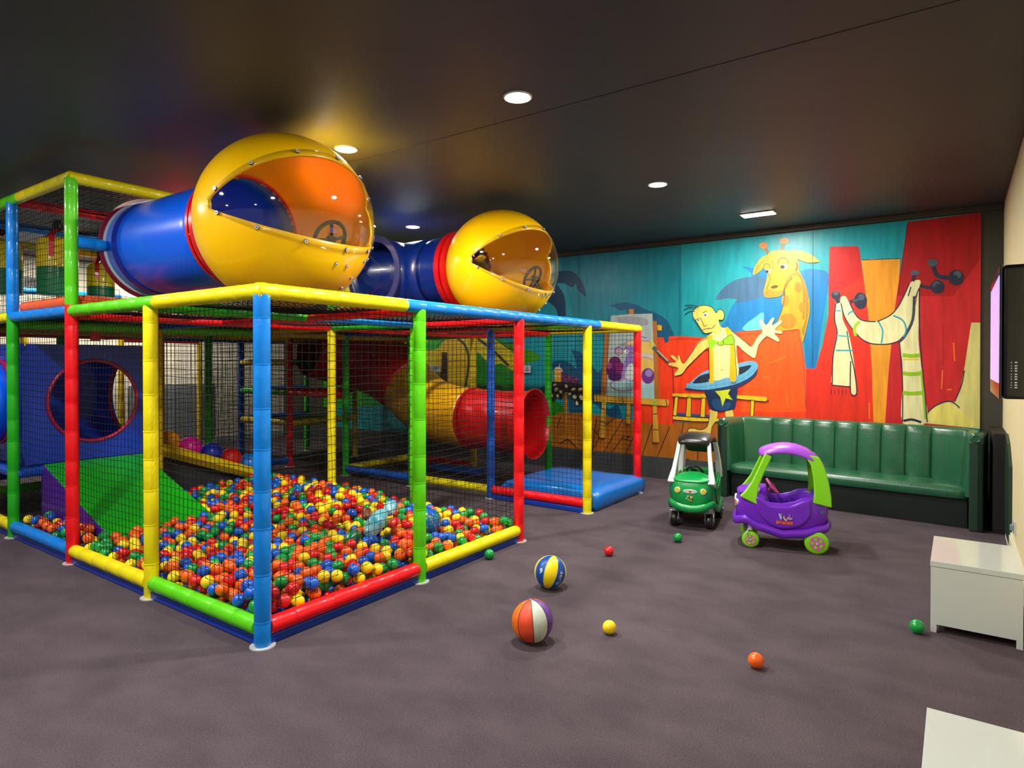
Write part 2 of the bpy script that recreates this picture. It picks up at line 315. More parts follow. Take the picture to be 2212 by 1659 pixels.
# giraffe
G = (190, 146, 22); GD = (150, 112, 24); OR = (228, 118, 20)
mu.sm([(1716, 574), (1728, 588), (1740, 612), (1748, 645), (1749, 672), (1744, 700), (1735, 738), (1730, 728), (1727, 712), (1700, 714), (1671, 717), (1680, 692), (1692, 662), (1697, 620), (1705, 600)], G)
mu.sm([(1730, 590), (1742, 622), (1748, 650), (1748, 676), (1738, 725), (1733, 712), (1740, 690), (1741, 655), (1735, 625)], GD)
mu.line([(1722, 590), (1733, 605), (1738, 640), (1736, 690)], 5, GD)
for e in [(1725, 621, 8, 11), (1697, 650, 8, 13), (1734, 664, 7, 11), (1703, 694, 18, 17), (1698, 616, 5, 8)]: mu.ell(*e, OR)
mu.sm([(1656, 552), (1640, 563), (1630, 580), (1628, 594), (1638, 590), (1650, 578), (1657, 566)], (206, 150, 30)); mu.line([(1652, 562), (1638, 578), (1631, 592)], 2, GD)
mu.sm([(1705, 543), (1725, 541), (1748, 548), (1768, 562), (1768, 567), (1748, 568), (1728, 562), (1716, 556)], (224, 168, 36)); mu.line([(1768, 567), (1745, 568), (1722, 560)], 1.6, (80, 60, 20))
mu.line([(1652, 532), (1661, 550)], 6, (130, 84, 24)); mu.ell(1650, 531, 9, 7, (196, 116, 30)); mu.line([(1692, 522), (1690, 543)], 7, (120, 96, 60)); mu.ell(1695, 521, 10, 6.5, (206, 124, 34))
mu.sm([(1656, 556), (1664, 545), (1680, 541), (1697, 541), (1712, 546), (1722, 558), (1727, 575), (1724, 588), (1708, 600), (1697, 612), (1693, 628), (1689, 638), (1672, 643), (1655, 643), (1650, 634), (1652, 622), (1657, 604), (1658, 590), (1650, 576)], G)
mu.sm([(1650, 631), (1662, 626), (1678, 629), (1692, 627), (1688, 639), (1672, 643), (1655, 643)], (168, 124, 26))
mu.line([(1660, 590), (1664, 605), (1656, 626)], 4, GD); mu.line([(1700, 606), (1712, 594), (1722, 590)], 3, GD); mu.line([(1669, 560), (1672, 585)], 2, GD)
mu.ell(1674, 620, 8, 3.5, (84, 60, 20), -.2); mu.ell(1692, 566, 11, 10, (190, 144, 24)); mu.line([(1682, 572), (1683, 562), (1692, 557), (1702, 562), (1704, 572)], 1.4, (80, 56, 20)); mu.ell(1694, 576, 9, 4.5, (232, 226, 190), -.15); mu.ell(1691, 577, 5, 4, K); mu.ell(1661, 586, 5, 3.5, (232, 226, 190), -.1); mu.ell(1658, 587, 3.5, 3, K); mu.line([(1650, 580), (1653, 571), (1662, 572), (1664, 582)], 1.2, (80, 56, 20))
mu.line([(1721, 567), (1723, 578), (1719, 586)], 2.2, (70, 50, 24)); mu.line([(1694, 640), (1697, 618), (1712, 600)], 1.6, (90, 66, 20)); mu.line([(1671, 716), (1681, 692), (1692, 662), (1697, 630)], 1.4, (90, 66, 20)); mu.line([(1748, 645), (1749, 672), (1744, 700), (1735, 738)], 1.6, (200, 160, 30))
# table with lantern and grapes
mu.poly([(1219, 845), (1227, 845), (1229, 942), (1221, 942)], (196, 122, 36)); mu.line([(1221, 848), (1223, 940)], 1.2, (110, 60, 20))
mu.sm([(1206, 946), (1222, 936), (1240, 940), (1250, 955), (1257, 968), (1248, 966), (1230, 948), (1212, 955)], (188, 112, 30)); mu.line([(1212, 957), (1227, 950), (1245, 964)], 1.8, K)
mu.poly([(1198, 800), (1215, 800), (1214, 827), (1199, 827)], (226, 168, 24)); mu.poly([(1196, 800), (1203, 793), (1210, 792), (1219, 801), (1214, 803), (1200, 802)], (226, 190, 160)); mu.line([(1209, 793), (1211, 786)], 1.4, (220, 210, 200)); mu.line([(1198, 812), (1215, 812)], 2.4, (226, 190, 150))
for i in range(22): mu.ell(1217+(i % 7)*5, 824-(i//7)*6+(i % 7)*(i//7)*.6, 4, 4, ((112, 44, 84), (94, 36, 82), (132, 60, 96))[i % 3], n=12)
mu.sm([(1190, 827), (1222, 826), (1252, 828), (1260, 836), (1270, 845), (1262, 862), (1252, 877), (1243, 868), (1236, 852), (1226, 846), (1219, 850), (1214, 863), (1205, 858), (1200, 865), (1188, 864)], (30, 26, 22))
for e in [(1200, 831, 4, 2), (1203, 841, 5, 4), (1225, 834, 3.5, 4), (1240, 841, 5, 3), (1213, 846, 3, 4), (1193, 853, 3, 5), (1206, 855, 3, 3.5), (1232, 851, 4, 3), (1243, 857, 4, 5), (1248, 871, 3, 5), (1255, 841, 5, 3.5), (1257, 858, 4, 6)]: mu.ell(*e, (222, 206, 160), -.4, 14); 
# easel and canvas
WD = (178, 104, 42); BM = (214, 160, 52)
mu.poly([(1360, 668), (1371, 668), (1371, 682), (1360, 682)], (196, 120, 24)); mu.poly([(1308, 716), (1317, 716), (1312, 862), (1299, 860)], WD); mu.poly([(1412, 693), (1420, 694), (1427, 862), (1413, 862)], WD); mu.poly([(1421, 702), (1431, 703), (1431, 714), (1422, 714)], (226, 160, 30))
mu.poly([(1321, 682), (1360, 679), (1411, 677.5), (1413, 760), (1415, 864), (1311, 858), (1316, 760)], (168, 184, 176)); mu.sm([(1335, 688), (1360, 684), (1395, 688), (1400, 702), (1350, 704)], (150, 152, 158))
mu.poly([(1352, 744), (1366, 737), (1412, 739), (1414, 826), (1383, 826), (1378, 760), (1352, 749)], (226, 190, 92)); mu.line([(1350, 744), (1365, 735), (1412, 738)], 2.6, (180, 130, 170)); mu.line([(1383, 768), (1398, 767), (1412, 773)], 7, (196, 200, 196)); mu.line([(1383, 772), (1398, 772), (1412, 778)], 1.6, (196, 110, 160)); mu.line([(1384, 727), (1398, 730)], 2, (110, 90, 130))
mu.poly([(1313, 821), (1414, 825), (1415, 863.5), (1311.5, 858)], (158, 202, 196))
for e, c in [((1330, 782, 13, 12), (104, 30, 88)), ((1341, 797, 13, 14), (128, 34, 92)), ((1322, 800, 11, 13), (86, 26, 84)), ((1330, 814, 15, 9), (70, 26, 86)), ((1318, 790, 6, 7), (150, 70, 130)), ((1401, 812, 14, 17), (118, 54, 130)), ((1403, 806, 8, 8), (156, 130, 190))]: mu.ell(*e, c)
MS = (146, 118, 182)
mu.sm([(1346, 818), (1347, 795), (1354, 772), (1368, 768), (1378, 780), (1380, 822)], MS); mu.sm([(1353, 818), (1355, 795), (1366, 785), (1372, 800), (1370, 820)], (206, 212, 200)); mu.ell(1338, 758, 9, 10, (120, 92, 150)); mu.ell(1339, 759, 7, 8, (186, 150, 160)); mu.ell(1362, 757, 14, 12, MS); mu.ell(1354, 760, 5, 5, (236, 236, 226)); mu.ell(1356, 759, 1.6, 1.6, K)
mu.line([(1348, 822), (1326, 824), (1320, 831), (1328, 840), (1345, 844), (1368, 842)], 2.4, (160, 90, 120)); mu.ell(1352, 821, 8, 3, (190, 170, 200))
for x0 in (1345, 1350, 1355): mu.line([(x0, 748), (x0-4, 743)], 1, NAVY)
mu.poly([(1285, 853), (1290, 852), (1340, 857), (1446, 863), (1447, 870), (1444, 877), (1395, 873), (1300, 869), (1286, 867)], BM)
mu.poly([(1302, 868), (1311, 868), (1309, 946), (1296, 945)], BM); mu.poly([(1355, 872), (1364, 873), (1364, 916), (1353, 916)], BM); mu.poly([(1412, 875), (1420, 875), (1425, 955), (1412, 956)], BM)
for l in [[(1290, 853), (1291, 868)], [(1301, 882), (1310, 886)], [(1298, 910), (1310, 914)], [(1295, 942), (1302, 948), (1310, 945)], [(1353, 897), (1364, 899)], [(1352, 915), (1365, 917)], [(1412, 895), (1422, 893)], [(1412, 928), (1424, 928)], [(1410, 955), (1425, 957)], [(1346, 858), (1348, 871)], [(1440, 863), (1442, 877)]]: mu.line(l, 1.8, (96, 52, 20))
mu.line([(1409, 864), (1422, 876)], 2, (120, 190, 40)); mu.line([(1421, 864), (1409, 876)], 2, (120, 190, 40)); mu.line([(1302, 866), (1311, 874)], 2, (120, 190, 40))
mu.line([(1285, 867), (1340, 871), (1444, 878)], 1.4, (110, 60, 20))
# brush
mu.sm([(1404, 744), (1408, 734), (1414, 740), (1418, 750), (1411, 754)], (206, 192, 90)); mu.line([(1412, 750), (1419, 756)], 8, (80, 90, 110)); mu.line([(1419, 756), (1434, 771), (1448, 784)], 5, (90, 110, 90)); mu.line([(1422, 757), (1444, 779)], 1.6, (220, 210, 190)); mu.line([(1418, 760), (1446, 786)], 1.2, K)
# painter
SK = (238, 204, 96); SL = (250, 230, 150)
mu.poly([(1454, 850), (1527, 851), (1527, 860), (1454, 857)], (232, 190, 30)); mu.poly([(1590, 853), (1655, 857), (1659, 862), (1655, 867), (1590, 861)], (232, 190, 30)); mu.line([(1463, 894), (1550, 900)], 6, (50, 80, 120))
for p in [[(1460, 855), (1467, 855), (1463, 898), (1455, 896)], [(1486, 856), (1495, 856), (1494, 900), (1483, 899)], [(1517, 858), (1526, 858), (1524, 901), (1514, 900)], [(1623, 863), (1631, 863), (1629, 898), (1622, 898)], [(1455, 898), (1530, 903), (1556, 903), (1554, 911), (1500, 910), (1455, 906)]]:
    mu.poly(p, (236, 194, 30)); mu.line(p+[p[0]], 1.2, K, False)
mu.line([(1454, 857), (1527, 861)], 1.4, K); mu.line([(1590, 861), (1655, 868), (1659, 862)], 1.4, K)
mu.sm([(1487, 933), (1490, 926), (1500, 925), (1512, 928), (1528, 923), (1533, 905), (1534, 886), (1550, 886), (1549, 905), (1538, 925), (1533, 960), (1520, 940), (1490, 938)], (232, 204, 90)); mu.line([(1487, 935), (1489, 926), (1500, 925), (1514, 928), (1528, 922), (1533, 905), (1535, 888)], 1.4, K)
mu.sm([(1569, 886), (1582, 884), (1586, 898), (1584, 905), (1570, 903)], SK)
mu.sm([(1484, 838), (1492, 827), (1510, 811), (1530, 800), (1570, 792), (1605, 783), (1626, 780), (1637, 786), (1637, 797), (1625, 812), (1600, 826), (1565, 836), (1520, 842)], (98, 172, 206))
mu.sm([(1498, 828), (1512, 813), (1533, 806), (1570, 800), (1600, 793), (1624, 789), (1612, 803), (1590, 812), (1540, 822), (1515, 829)], (28, 44, 62))
mu.sm([(1525, 845), (1560, 842), (1592, 834), (1592, 865), (1587, 882), (1570, 888), (1545, 888), (1534, 880), (1529, 862)], (24, 48, 84)); mu.sm([(1538, 868), (1550, 860), (1565, 870), (1580, 868), (1575, 884), (1548, 884)], (30, 74, 118))
mu.poly([(1545, 844), (1562, 843), (1581, 838), (1574, 850), (1584, 864), (1569, 860), (1562, 878), (1557, 857)], (204, 214, 34))
mu.sm([(1484, 838), (1520, 842), (1565, 836), (1600, 826), (1625, 812), (1637, 797), (1632, 812), (1605, 832), (1570, 842), (1530, 845), (1486, 842)], (28, 56, 100))
mu.sm([(1535, 722), (1548, 715), (1560, 708), (1578, 712), (1593, 724), (1610, 738), (1624, 749), (1638, 728), (1648, 717), (1643, 702), (1642, 692), (1647, 691), (1655, 702), (1661, 698), (1668, 688), (1674, 688), (1669, 703), (1688, 692), (1689, 698), (1675, 712), (1690, 717), (1688, 721), (1674, 720), (1684, 733), (1681, 738), (1662, 728), (1655, 728), (1640, 745), (1634, 768), (1628, 773), (1606, 757), (1594, 746), (1591, 762), (1597, 808), (1570, 816), (1540, 818), (1536, 755), (1522, 757), (1505, 775), (1487, 791), (1475, 808), (1461, 812), (1459, 806), (1467, 795), (1447, 789), (1448, 784), (1462, 782), (1451, 771), (1452, 767), (1459, 770), (1468, 778), (1465, 770), (1470, 769), (1477, 785), (1490, 770), (1510, 740), (1530, 728)], SL)
mu.sm([(1530, 730), (1534, 745), (1522, 757), (1505, 775), (1487, 791), (1475, 808), (1461, 812), (1459, 806), (1467, 795), (1447, 789), (1448, 784), (1462, 782), (1451, 771), (1452, 767), (1459, 770), (1468, 778), (1465, 770), (1470, 769), (1477, 785), (1490, 770), (1510, 740)], SK)
mu.line([(1530, 730), (1510, 742), (1490, 770), (1477, 785), (1470, 769)], 1.3, K); mu.line([(1533, 756), (1520, 760), (1487, 793), (1475, 808), (1461, 812)], 1.3, K); mu.line([(1578, 712), (1610, 738), (1625, 749)], 1.2, K); mu.line([(1592, 750), (1594, 780), (1597, 808)], 1.4, (200, 180, 110))
mu.sm([(1499, 672), (1508, 663), (1525, 660), (1540, 665), (1548, 676), (1553, 670), (1561, 670), (1566, 680), (1563, 691), (1554, 692), (1556, 702), (1562, 712), (1552, 722), (1543, 724), (1540, 718), (1524, 720), (1514, 708), (1505, 694), (1500, 688)], SK)
mu.line([(1499, 672), (1508, 663), (1525, 660), (1540, 665), (1548, 676), (1553, 670), (1561, 670), (1566, 680), (1563, 691), (1554, 691)], 1.3, K); mu.line([(1500, 686), (1505, 694), (1514, 708), (1524, 720), (1540, 718)], 1.3, K)
mu.line([(1512, 686), (1517, 692), (1523, 705), (1528, 701)], 1.2, K); mu.line([(1519, 713), (1530, 710), (1540, 709), (1546, 702)], 1.4, K); mu.ell(1525, 681, 6, 3.2, (226, 226, 220), -.5); mu.ell(1525, 681, 2.4, 2.2, (60, 70, 110)); mu.ell(1510, 692, 4, 2.4, (226, 226, 220), -.3); mu.ell(1510, 692, 2, 1.6, (60, 70, 110)); mu.line([(1519, 676), (1526, 673), (1528, 671)], 1.2, K); mu.line([(1503, 692), (1512, 688)], 1.2, K)
for l in [[(1511, 666), (1500, 660), (1481, 660)], [(1506, 668), (1492, 664), (1479, 670)], [(1503, 673), (1492, 673), (1481, 680)]]: mu.line(l, 1.4, K)
mu.poly([(1529, 725), (1541, 723), (1544, 822), (1540, 828), (1535, 828), (1533, 760)], (240, 180, 10)); mu.poly([(1566, 709), (1573, 706), (1582, 716), (1588, 745), (1592, 822), (1577, 824), (1579, 760), (1576, 735)], (240, 184, 10)); mu.line([(1533, 750), (1535, 828), (1544, 824)], 1.2, K); mu.line([(1588, 745), (1592, 822), (1578, 824)], 1.2, K)
mu.sm([(1531, 735), (1540, 733), (1553, 738), (1562, 735), (1582, 723), (1587, 743), (1566, 744), (1558, 746), (1548, 743), (1540, 754), (1534, 752)], (146, 206, 30)); mu.line([(1553, 738), (1552, 745), (1564, 745), (1563, 735)], 1.3, (60, 100, 20)); mu.line([(1563, 735), (1582, 723), (1587, 743), (1566, 744)], 1.2, (50, 90, 20)); mu.ell(1561, 799, 1.6, 1.4, (190, 150, 70))
mu.line([(1485, 832), (1510, 832), (1540, 828), (1580, 822), (1615, 806), (1630, 792)], 8, (98, 172, 206))
mu.line([(1536, 818), (1539, 828)], 8, (240, 180, 10)); mu.line([(1584, 812), (1585, 824)], 12, (240, 184, 10))
for px, y0, y1 in ((1252.5, 553, 700), (1471, 529, 735), (1756, 500, 790)): mu.line([(px, y0), (px-1, y1)], .8, (10, 84, 92), False)
mural = mk('mural', mu.v, mu.f, mu.mats, None, False, mu.m)
tag(mural, 'large colourful cartoon mural of a giraffe, a painter and an easel on the back wall', 'mural')
# notice cards on the mural
for (a, b_, c, d), lab in (((1128, 789, 1151, 805), 'small white notice card on the mural at right of the red post'), ((928, 789, 955, 804), 'small grey notice card with round mark on the yellow part of the mural')):
    p = on_wall(a, b_); q = on_wall(c, d); xx = WX-.065
    t = thing('notice_card', lab, 'sign', (xx, (p.y+q.y)/2, (p.z+q.z)/2), 0, 'notice cards on the mural')
    hy = abs(p.y-q.y)/2; hz = abs(p.z-q.z)/2
    m_ = MB(); m_.box((-.004, -hy, -hz), (.02, hy, hz)); m_.build('card', mat('card_white', rgb(190, 200, 205), .5), t, smooth=False)
    m_ = MB(); m_.torus((-.006, hy*.55, 0), (1, 0, 0), hz*.5, .003, 20, 6)
    for k in range(3): m_.box((-.006, -hy*.75, -hz*.5+k*hz*.4), (-.003, hy*.05-k*.01, -hz*.5+k*hz*.4+.008))
    m_.build('print', mat('print_black', rgb(40, 40, 44), .6), t, smooth=False)


# ------------------------------------------------------------------ play structure
V = {'yellow': vinyl('yellow', rgb(238, 222, 8)), 'lime': vinyl('lime', rgb(92, 210, 12)), 'green': vinyl('green', rgb(30, 168, 24)),
     'blue': vinyl('blue', rgb(0, 128, 222)), 'navy': vinyl('navy', rgb(10, 84, 190)), 'red': vinyl('red', rgb(236, 14, 26)), 'orange': vinyl('orange', rgb(226, 92, 38)),
     'ochre': vinyl('ochre', rgb(206, 178, 10)), 'ballblue': vinyl('ballblue', rgb(14, 60, 190))}
flange_m = mat('flange', rgb(214, 214, 205), .35, metal=.3)
net_m = mat('net_cord', rgb(12, 12, 12), rough=.7, spec=.2)
PS = thing('play_structure', 'large soft play frame of coloured padded posts, rails and black nets filling the left half', 'play structure')
U = 1.2; HT = 1.883; R = .0435
def bumpy(p0, p1, r, seed, step=.22):
    """padded tube with a thin seam tie every step"""
    p0 = Vector(p0); p1 = Vector(p1); L = (p1-p0).length; d = (p1-p0)/L; rnd = random.Random(seed)
    ts = [(0, r*.93), (.012, r)]; t = step*(.5+.6*rnd.random())
    while t < L-.06:
        for dt, rr in ((-.006, r), (-.004, r*.985), (-.003, r*1.035), (.003, r*1.035), (.004, r*.985), (.006, r)): ts.append((t+dt, rr))
        t += step*(.8+.4*rnd.random())
    ts += [(L-.012, r), (L, r*.93)]
    return [p0+d*a for a, _ in ts], [b_ for _, b_ in ts]
SEED = [0]
def pad_tube(name, p0, p1, c, r=R, parent=PS, n=18):
    SEED[0] += 1; b = MB(); pts, rr = bumpy(p0, p1, r, SEED[0]); b.tube(pts, rr, n); return b.build(name, V[c], parent, auto=55)
def post(x, y, segs, base=True):
    o = None
    for z0, z1, c in segs:
        q = pad_tube('post', (x, y, z0), (x, y, z1), c)
        if o is None: o = q
    if base and segs[0][0] < .05:
        b = MB(); b.disc((x, y, 0), (0, 0, 1), .066, .006, 28); b.build('base_flange', flange_m, o)
H1 = HT-.02
post(0, 0, [(.006, H1, 'blue')]); post(U, 0, [(.006, H1, 'lime')]); post(2*U, 0, [(.006, H1, 'red')]); post(3*U, 0, [(.006, H1, 'yellow')]); post(4*U, 0, [(.006, H1, 'red')])
post(0, U, [(.006, H1, 'yellow')])
post(0, 2*U, [(.006, 1.93, 'red'), (1.93, 2.88, 'lime')]); post(0, 3*U, [(.006, 1.9, 'green'), (1.9, 2.86, 'blue')]); post(0, 4*U, [(.006, 1.9, 'yellow'), (1.9, 2.86, 'ochre')])
post(2*U, U, [(.006, H1, 'lime')]); post(2*U, 2*U, [(.006, H1, 'yellow')]); post(3*U, U, [(.006, H1, 'navy')]); post(4*U, U, [(.006, H1, 'green')])
post(3*U, 2*U, [(.006, H1, 'green')]); post(4*U, 2*U, [(.006, H1, 'ochre')]); post(3*U, 3*U, [(.006, H1, 'green')]); post(4*U, 3*U, [(.006, H1, 'navy')])
post(3*U, 4*U, [(.006, H1, 'red')]); post(4*U, 4*U, [(.006, 1.55, 'ochre')]); post(3*U, 5*U, [(.006, H1, 'navy')]); post(4*U, 5*U, [(.006, H1, 'green')])
post(2*U, 4*U, [(.006, H1, 'green')]); post(3*U, 6*U, [(.006, H1, 'ochre')]); post(2*U, 5*U, [(.006, H1, 'ochre'), (H1, 2.86, 'yellow')]); post(2*U, 3*U, [(.006, H1, 'yellow')])
post(U, 3*U, [(.006, H1, 'ochre')]); post(U, 5*U, [(.006, H1, 'green'), (H1, 2.86, 'yellow')]); post(U, 6*U, [(.006, H1, 'ochre')]); post(2*U, 6*U, [(.006, H1, 'ochre')])
post(2*U, 2*U, [(H1+.02, 2.86, 'lime')], False)
def rail(x0, y0, x1, y1, z, c, name='rail', r=.046, inset=True):
    a = Vector((x0, y0, z)); b_ = Vector((x1, y1, z)); d = (b_-a).normalized()*(.035 if inset else 0)
    return pad_tube(name, a+d, b_-d, c, r)
Zb = .096
rail(0, 0, U, 0, Zb, 'red'); rail(U, 0, 2*U, 0, Zb, 'yellow'); rail(0, 0, 0, U, Zb, 'lime'); rail(0, U, 0, 2*U, Zb, 'yellow'); rail(0, 2*U, 0, 3*U, Zb, 'blue'); rail(0, 3*U, 0, 4*U, Zb, 'yellow')
rail(3*U, 0, 3*U, U, Zb, 'red'); rail(3*U, U, 3*U, 2*U, Zb, 'yellow'); rail(3*U, 2*U, 3*U, 3*U, Zb, 'navy'); rail(3*U, 3*U, 4*U, 3*U, Zb, 'yellow'); rail(4*U, 2*U, 4*U, 3*U, Zb, 'red')
rail(2*U, 4*U, 3*U, 4*U, Zb, 'navy'); rail(0, 4.9, U, 4.9, Zb+.1, 'lime')
# top rails of the front block: the padding changes colour between posts
def toprun(pts, z):
    for (a, b_, c) in pts:
        d = (Vector(b_)-Vector(a)).normalized()*0
        pad_tube('top_rail', (a[0], a[1], z), (b_[0], b_[1], z), c)
toprun([((-.035, 0), (1.06, 0), 'yellow'), ((1.06, 0), (3.83, 0), 'blue'), ((3.83, 0), (4.835, 0), 'yellow')], HT)
toprun([((0, -.035), (0, 1.12), 'yellow'), ((0, 1.12), (0, 2*U-.03), 'lime'), ((0, 2*U+.03), (0, 3*U-.03), 'blue'), ((0, 3*U+.03), (0, 4*U), 'yellow'), ((4*U, 0), (4*U, U), 'yellow'), ((3*U, 0), (3*U, .6), 'lime'), ((3*U, .6), (3*U, U), 'ochre'), ((3*U, U), (3*U, 2*U), 'red')], HT)
b = MB(); b.sphere((0, 0, HT), R*1.04, 16, 10); b.build('corner_cap', V['yellow'], PS)
b = MB(); b.sphere((4*U, 0, HT), R*1.04, 16, 10); b.build('corner_cap', V['yellow'], PS)
for args in [(0, 2*U, 2*U, 2*U, 'red'), (2*U, 2*U, 4*U, 2*U, 'red'), (0, 3*U, 2*U, 3*U, 'lime'), (2*U, 3*U, 4*U, 3*U, 'ochre'), (0, 4*U, 2*U, 4*U, 'ochre'), (2*U, 4*U, 4*U, 4*U, 'yellow'), (0, 5*U, 2*U, 5*U, 'red'), (2*U, 5*U, 4*U, 5*U, 'navy'), (2*U, 6*U, 3*U, 6*U, 'red'),
             (U, 2*U, U, 3*U, 'navy'), (2*U, 0, 2*U, U, 'red'), (2*U, U, 2*U, 2*U, 'green'), (2*U, 2*U, 2*U, 3*U, 'ochre'), (2*U, 3*U, 2*U, 5*U, 'red'), (3*U, 2*U, 3*U, 4*U, 'navy'), (4*U, U, 4*U, 2*U, 'red'), (4*U, 2*U, 4*U, 4*U, 'green'), (3*U, U, 4*U, U, 'red'), (U, 0, U, 2*U, 'red'), (3*U, 4*U, 3*U, 6*U, 'yellow'), (0, U, U, U, 'green'), (U, U, 2*U, U, 'blue')]:
    rail(args[0], args[1], args[2], args[3], HT-.055 if args[1] == args[3] and args[1] > 3 else HT-.02, args[4], 'top_rail', R*.95)
# upper tower rails
toprun([((-.02, 2*U), (2.4, 2*U), 'yellow'), ((0, 2*U-.02), (0, 3.42), 'yellow'), ((0, 3.42), (0, 4.3), 'lime'), ((0, 4.3), (0, 6), 'yellow')], 2.88)
toprun([((0, 3*U), (3.0, 3*U), 'red'), ((0, 4*U), (3.0, 4*U), 'blue'), ((0, 5*U), (3.0, 5*U), 'ochre'), ((2.4, 2*U), (2.4, 5*U), 'yellow')], 2.87)
toprun([((0.04, 6*U), (2.4, 6*U), 'blue')], 2.45)
rail(.0, 2*U, .26, 2*U, 2.4, 'blue'); rail(.07, 2*U+.05, .07, 3*U-.03, 1.965, 'orange', 'padded_edge', .05); rail(.05, 2*U+.07, 1.2, 2*U+.07, 1.965, 'orange', 'padded_edge', .05)
# climbing levels at the back
for z, c1, c2, c3 in ((1.49, 'ochre', 'green', 'navy'), (1.06, 'green', 'red', 'navy'), (.62, 'ochre', 'yellow', 'navy')):
    rail(3*U, 4*U, 3*U, 5*U, z, c1, 'shelf_rail'); rail(3*U, 4*U, 4*U, 4*U, z, c2, 'shelf_rail'); rail(3*U, 5*U, 4*U, 5*U, z, c3, 'shelf_rail')
    b = MB(); b.box((3*U+.04, 4*U+.04, z-.045), (4*U-.04, 5*U-.04, z-.01)); b.build('shelf_board', mat('board_black', rgb(30, 32, 36), .6), PS, smooth=False)
rail(3*U, 3*U, 3*U, 4*U, 1.06, 'red', 'shelf_rail')
deck_m = mat('deck', rgb(40, 44, 50), .6)
b = MB(); b.box((.06, 2*U+.12, 1.87), (4*U-.05, 5*U, 1.905)); deck = b.build('upper_deck', deck_m, PS, smooth=False)
b = MB(); b.box((.1, 3.95, 1.906), (1.1, 5.6, 1.96)); b.build('deck_mat', vinyl('cyan', rgb(20, 170, 190)), PS, smooth=False, bevel=.01)
# nets
def net(name, o, u, v, lu, lv, cell=.05, keep=None, sag=0, seed=0, r=.0019):
    o = Vector(o); u = Vector(u).normalized(); v = Vector(v).normalized(); n = u.cross(v)
    nu = max(1, round(lu/cell)); nv = max(1, round(lv/cell)); cu = lu/nu; cv = lv/nv; rnd = random.Random(seed+11)
    ph = [rnd.random()*6.28 for _ in range(6)]
    P = []
    for i in range(nu+1):
        row = []
        for j in range(nv+1):
            a = i/nu; c = j/nv; e = math.sin(PI*a)*math.sin(PI*c)
            d = .010*math.sin(5*a+ph[0])*math.sin(4*c+ph[1])
            row.append(o+u*(i*cu+e*(.008*math.sin(7*c+ph[2])+.004*(rnd.random()-.5)))+v*(j*cv+e*(.008*math.sin(6*a+ph[3])+.005*(rnd.random()-.5)))+n*(d*e+.0)-Vector((0, 0, sag*e)))
        P.append(row)
    b = MB()
    def strand(pts):
        run = []
        def flush():
            if len(run) > 1:
                base = len(b.v); L = len(run)
                for q in range(L):
                    t = (run[min(q+1, L-1)]-run[max(q-1, 0)]).normalized(); s1 = t.cross(n).normalized()*r; s2 = n*r
                    b.v += [run[q]+s1, run[q]+s2, run[q]-s1, run[q]-s2]
                for q in range(L-1):
                    k = base+4*q
                    for m_ in range(4): b.f.append((k+m_, k+(m_+1) % 4, k+4+(m_+1) % 4, k+4+m_))
                b.m += [0]*(4*(L-1))
        for p in pts:
            if keep and not keep(p): flush(); run = []
            else: run.append(p)
        flush()
    for i in range(nu+1): strand(P[i])
    for j in range(nv+1): strand([P[i][j] for i in range(nu+1)])
    return mk(name, b.v, b.f, net_m, PS, False)
def vnet(x0, y0, x1, y1, z0=.13, z1=1.86, keep=None, cell=.05, seed=None, r=.0019):
    SEED[0] += 1; d = Vector((x1-x0, y1-y0, 0)); L = d.length; d /= L
    return net('net_panel', Vector((x0, y0, z0))+d*.035, d, (0, 0, 1), L-.07, z1-z0, cell, keep, 0, SEED[0], r)
I = .035
vnet(I, 0, I, U); vnet(I, U, I, 2*U); vnet(I, 2*U, I, 3*U); vnet(I, 3*U, I, 4*U, keep=lambda p: (p.y-4.2)**2+(p.z-1.14)**2 > .19)
vnet(0, I, U, I); vnet(U, I, 2*U, I)
vnet(2*U, 0, 2*U, U); vnet(2*U, U, 2*U, 2*U); vnet(2*U, 2*U, 2*U, 3*U, z0=.2); vnet(3*U, 0, 3*U, U); vnet(3*U, 2*U, 3*U, 3*U); vnet(4*U, 0, 4*U, U, z0=.24)
vnet(3*U, 3*U, 4*U, 3*U); vnet(U, 3*U, 2*U, 3*U, z0=.62); vnet(2*U, 4*U, 3*U, 4*U); vnet(3*U, 4*U, 3*U, 5*U); vnet(3*U, 4*U, 4*U, 4*U); vnet(2*U, 3*U, 2*U, 4*U); vnet(2*U, 5*U, 3*U, 5*U); vnet(U, 5*U, 2*U, 5*U); vnet(3*U, 5*U, 3*U, 6*U); vnet(3*U, 3*U, 3*U, 4*U)
tk = lambda p: (p.x-.6)**2+(p.z-2.42)**2 > .415**2
vnet(0, 2*U, U, 2*U, 1.97, 2.86, keep=tk); vnet(U, 2*U, 2*U, 2*U, 1.95, 2.86); vnet(2*U, 2*U, 3.0, 2*U, 1.95, 2.86, keep=lambda p: (p.x-3)**2+(p.z-2.42)**2 > .4**2)
vnet(I, 2*U, I, 3*U, 1.97, 2.86); vnet(I, 3*U, I, 4*U, 1.95, 2.86); vnet(I, 4*U, I, 5*U, 1.95, 2.86); vnet(0, 5*U, U, 5*U, 1.95, 2.86); vnet(U, 2*U, U, 3*U, 1.95, 2.86)
def roofnet(x0, y0, x1, y1, z, sag=.03):
    SEED[0] += 1; net('net_panel', (x0+.03, y0+.03, z), (1, 0, 0), (0, 1, 0), x1-x0-.06, y1-y0-.06, .05, None, sag, SEED[0])
for i in range(4):
    for j in range(2): roofnet(i*U, j*U, (i+1)*U, (j+1)*U, HT-.01)
roofnet(0, 2*U, U, 3*U, 2.87, .05); roofnet(U, 2*U, 2*U, 3*U, 2.87, .05); roofnet(0, 3*U, U, 4*U, 2.87, .05)
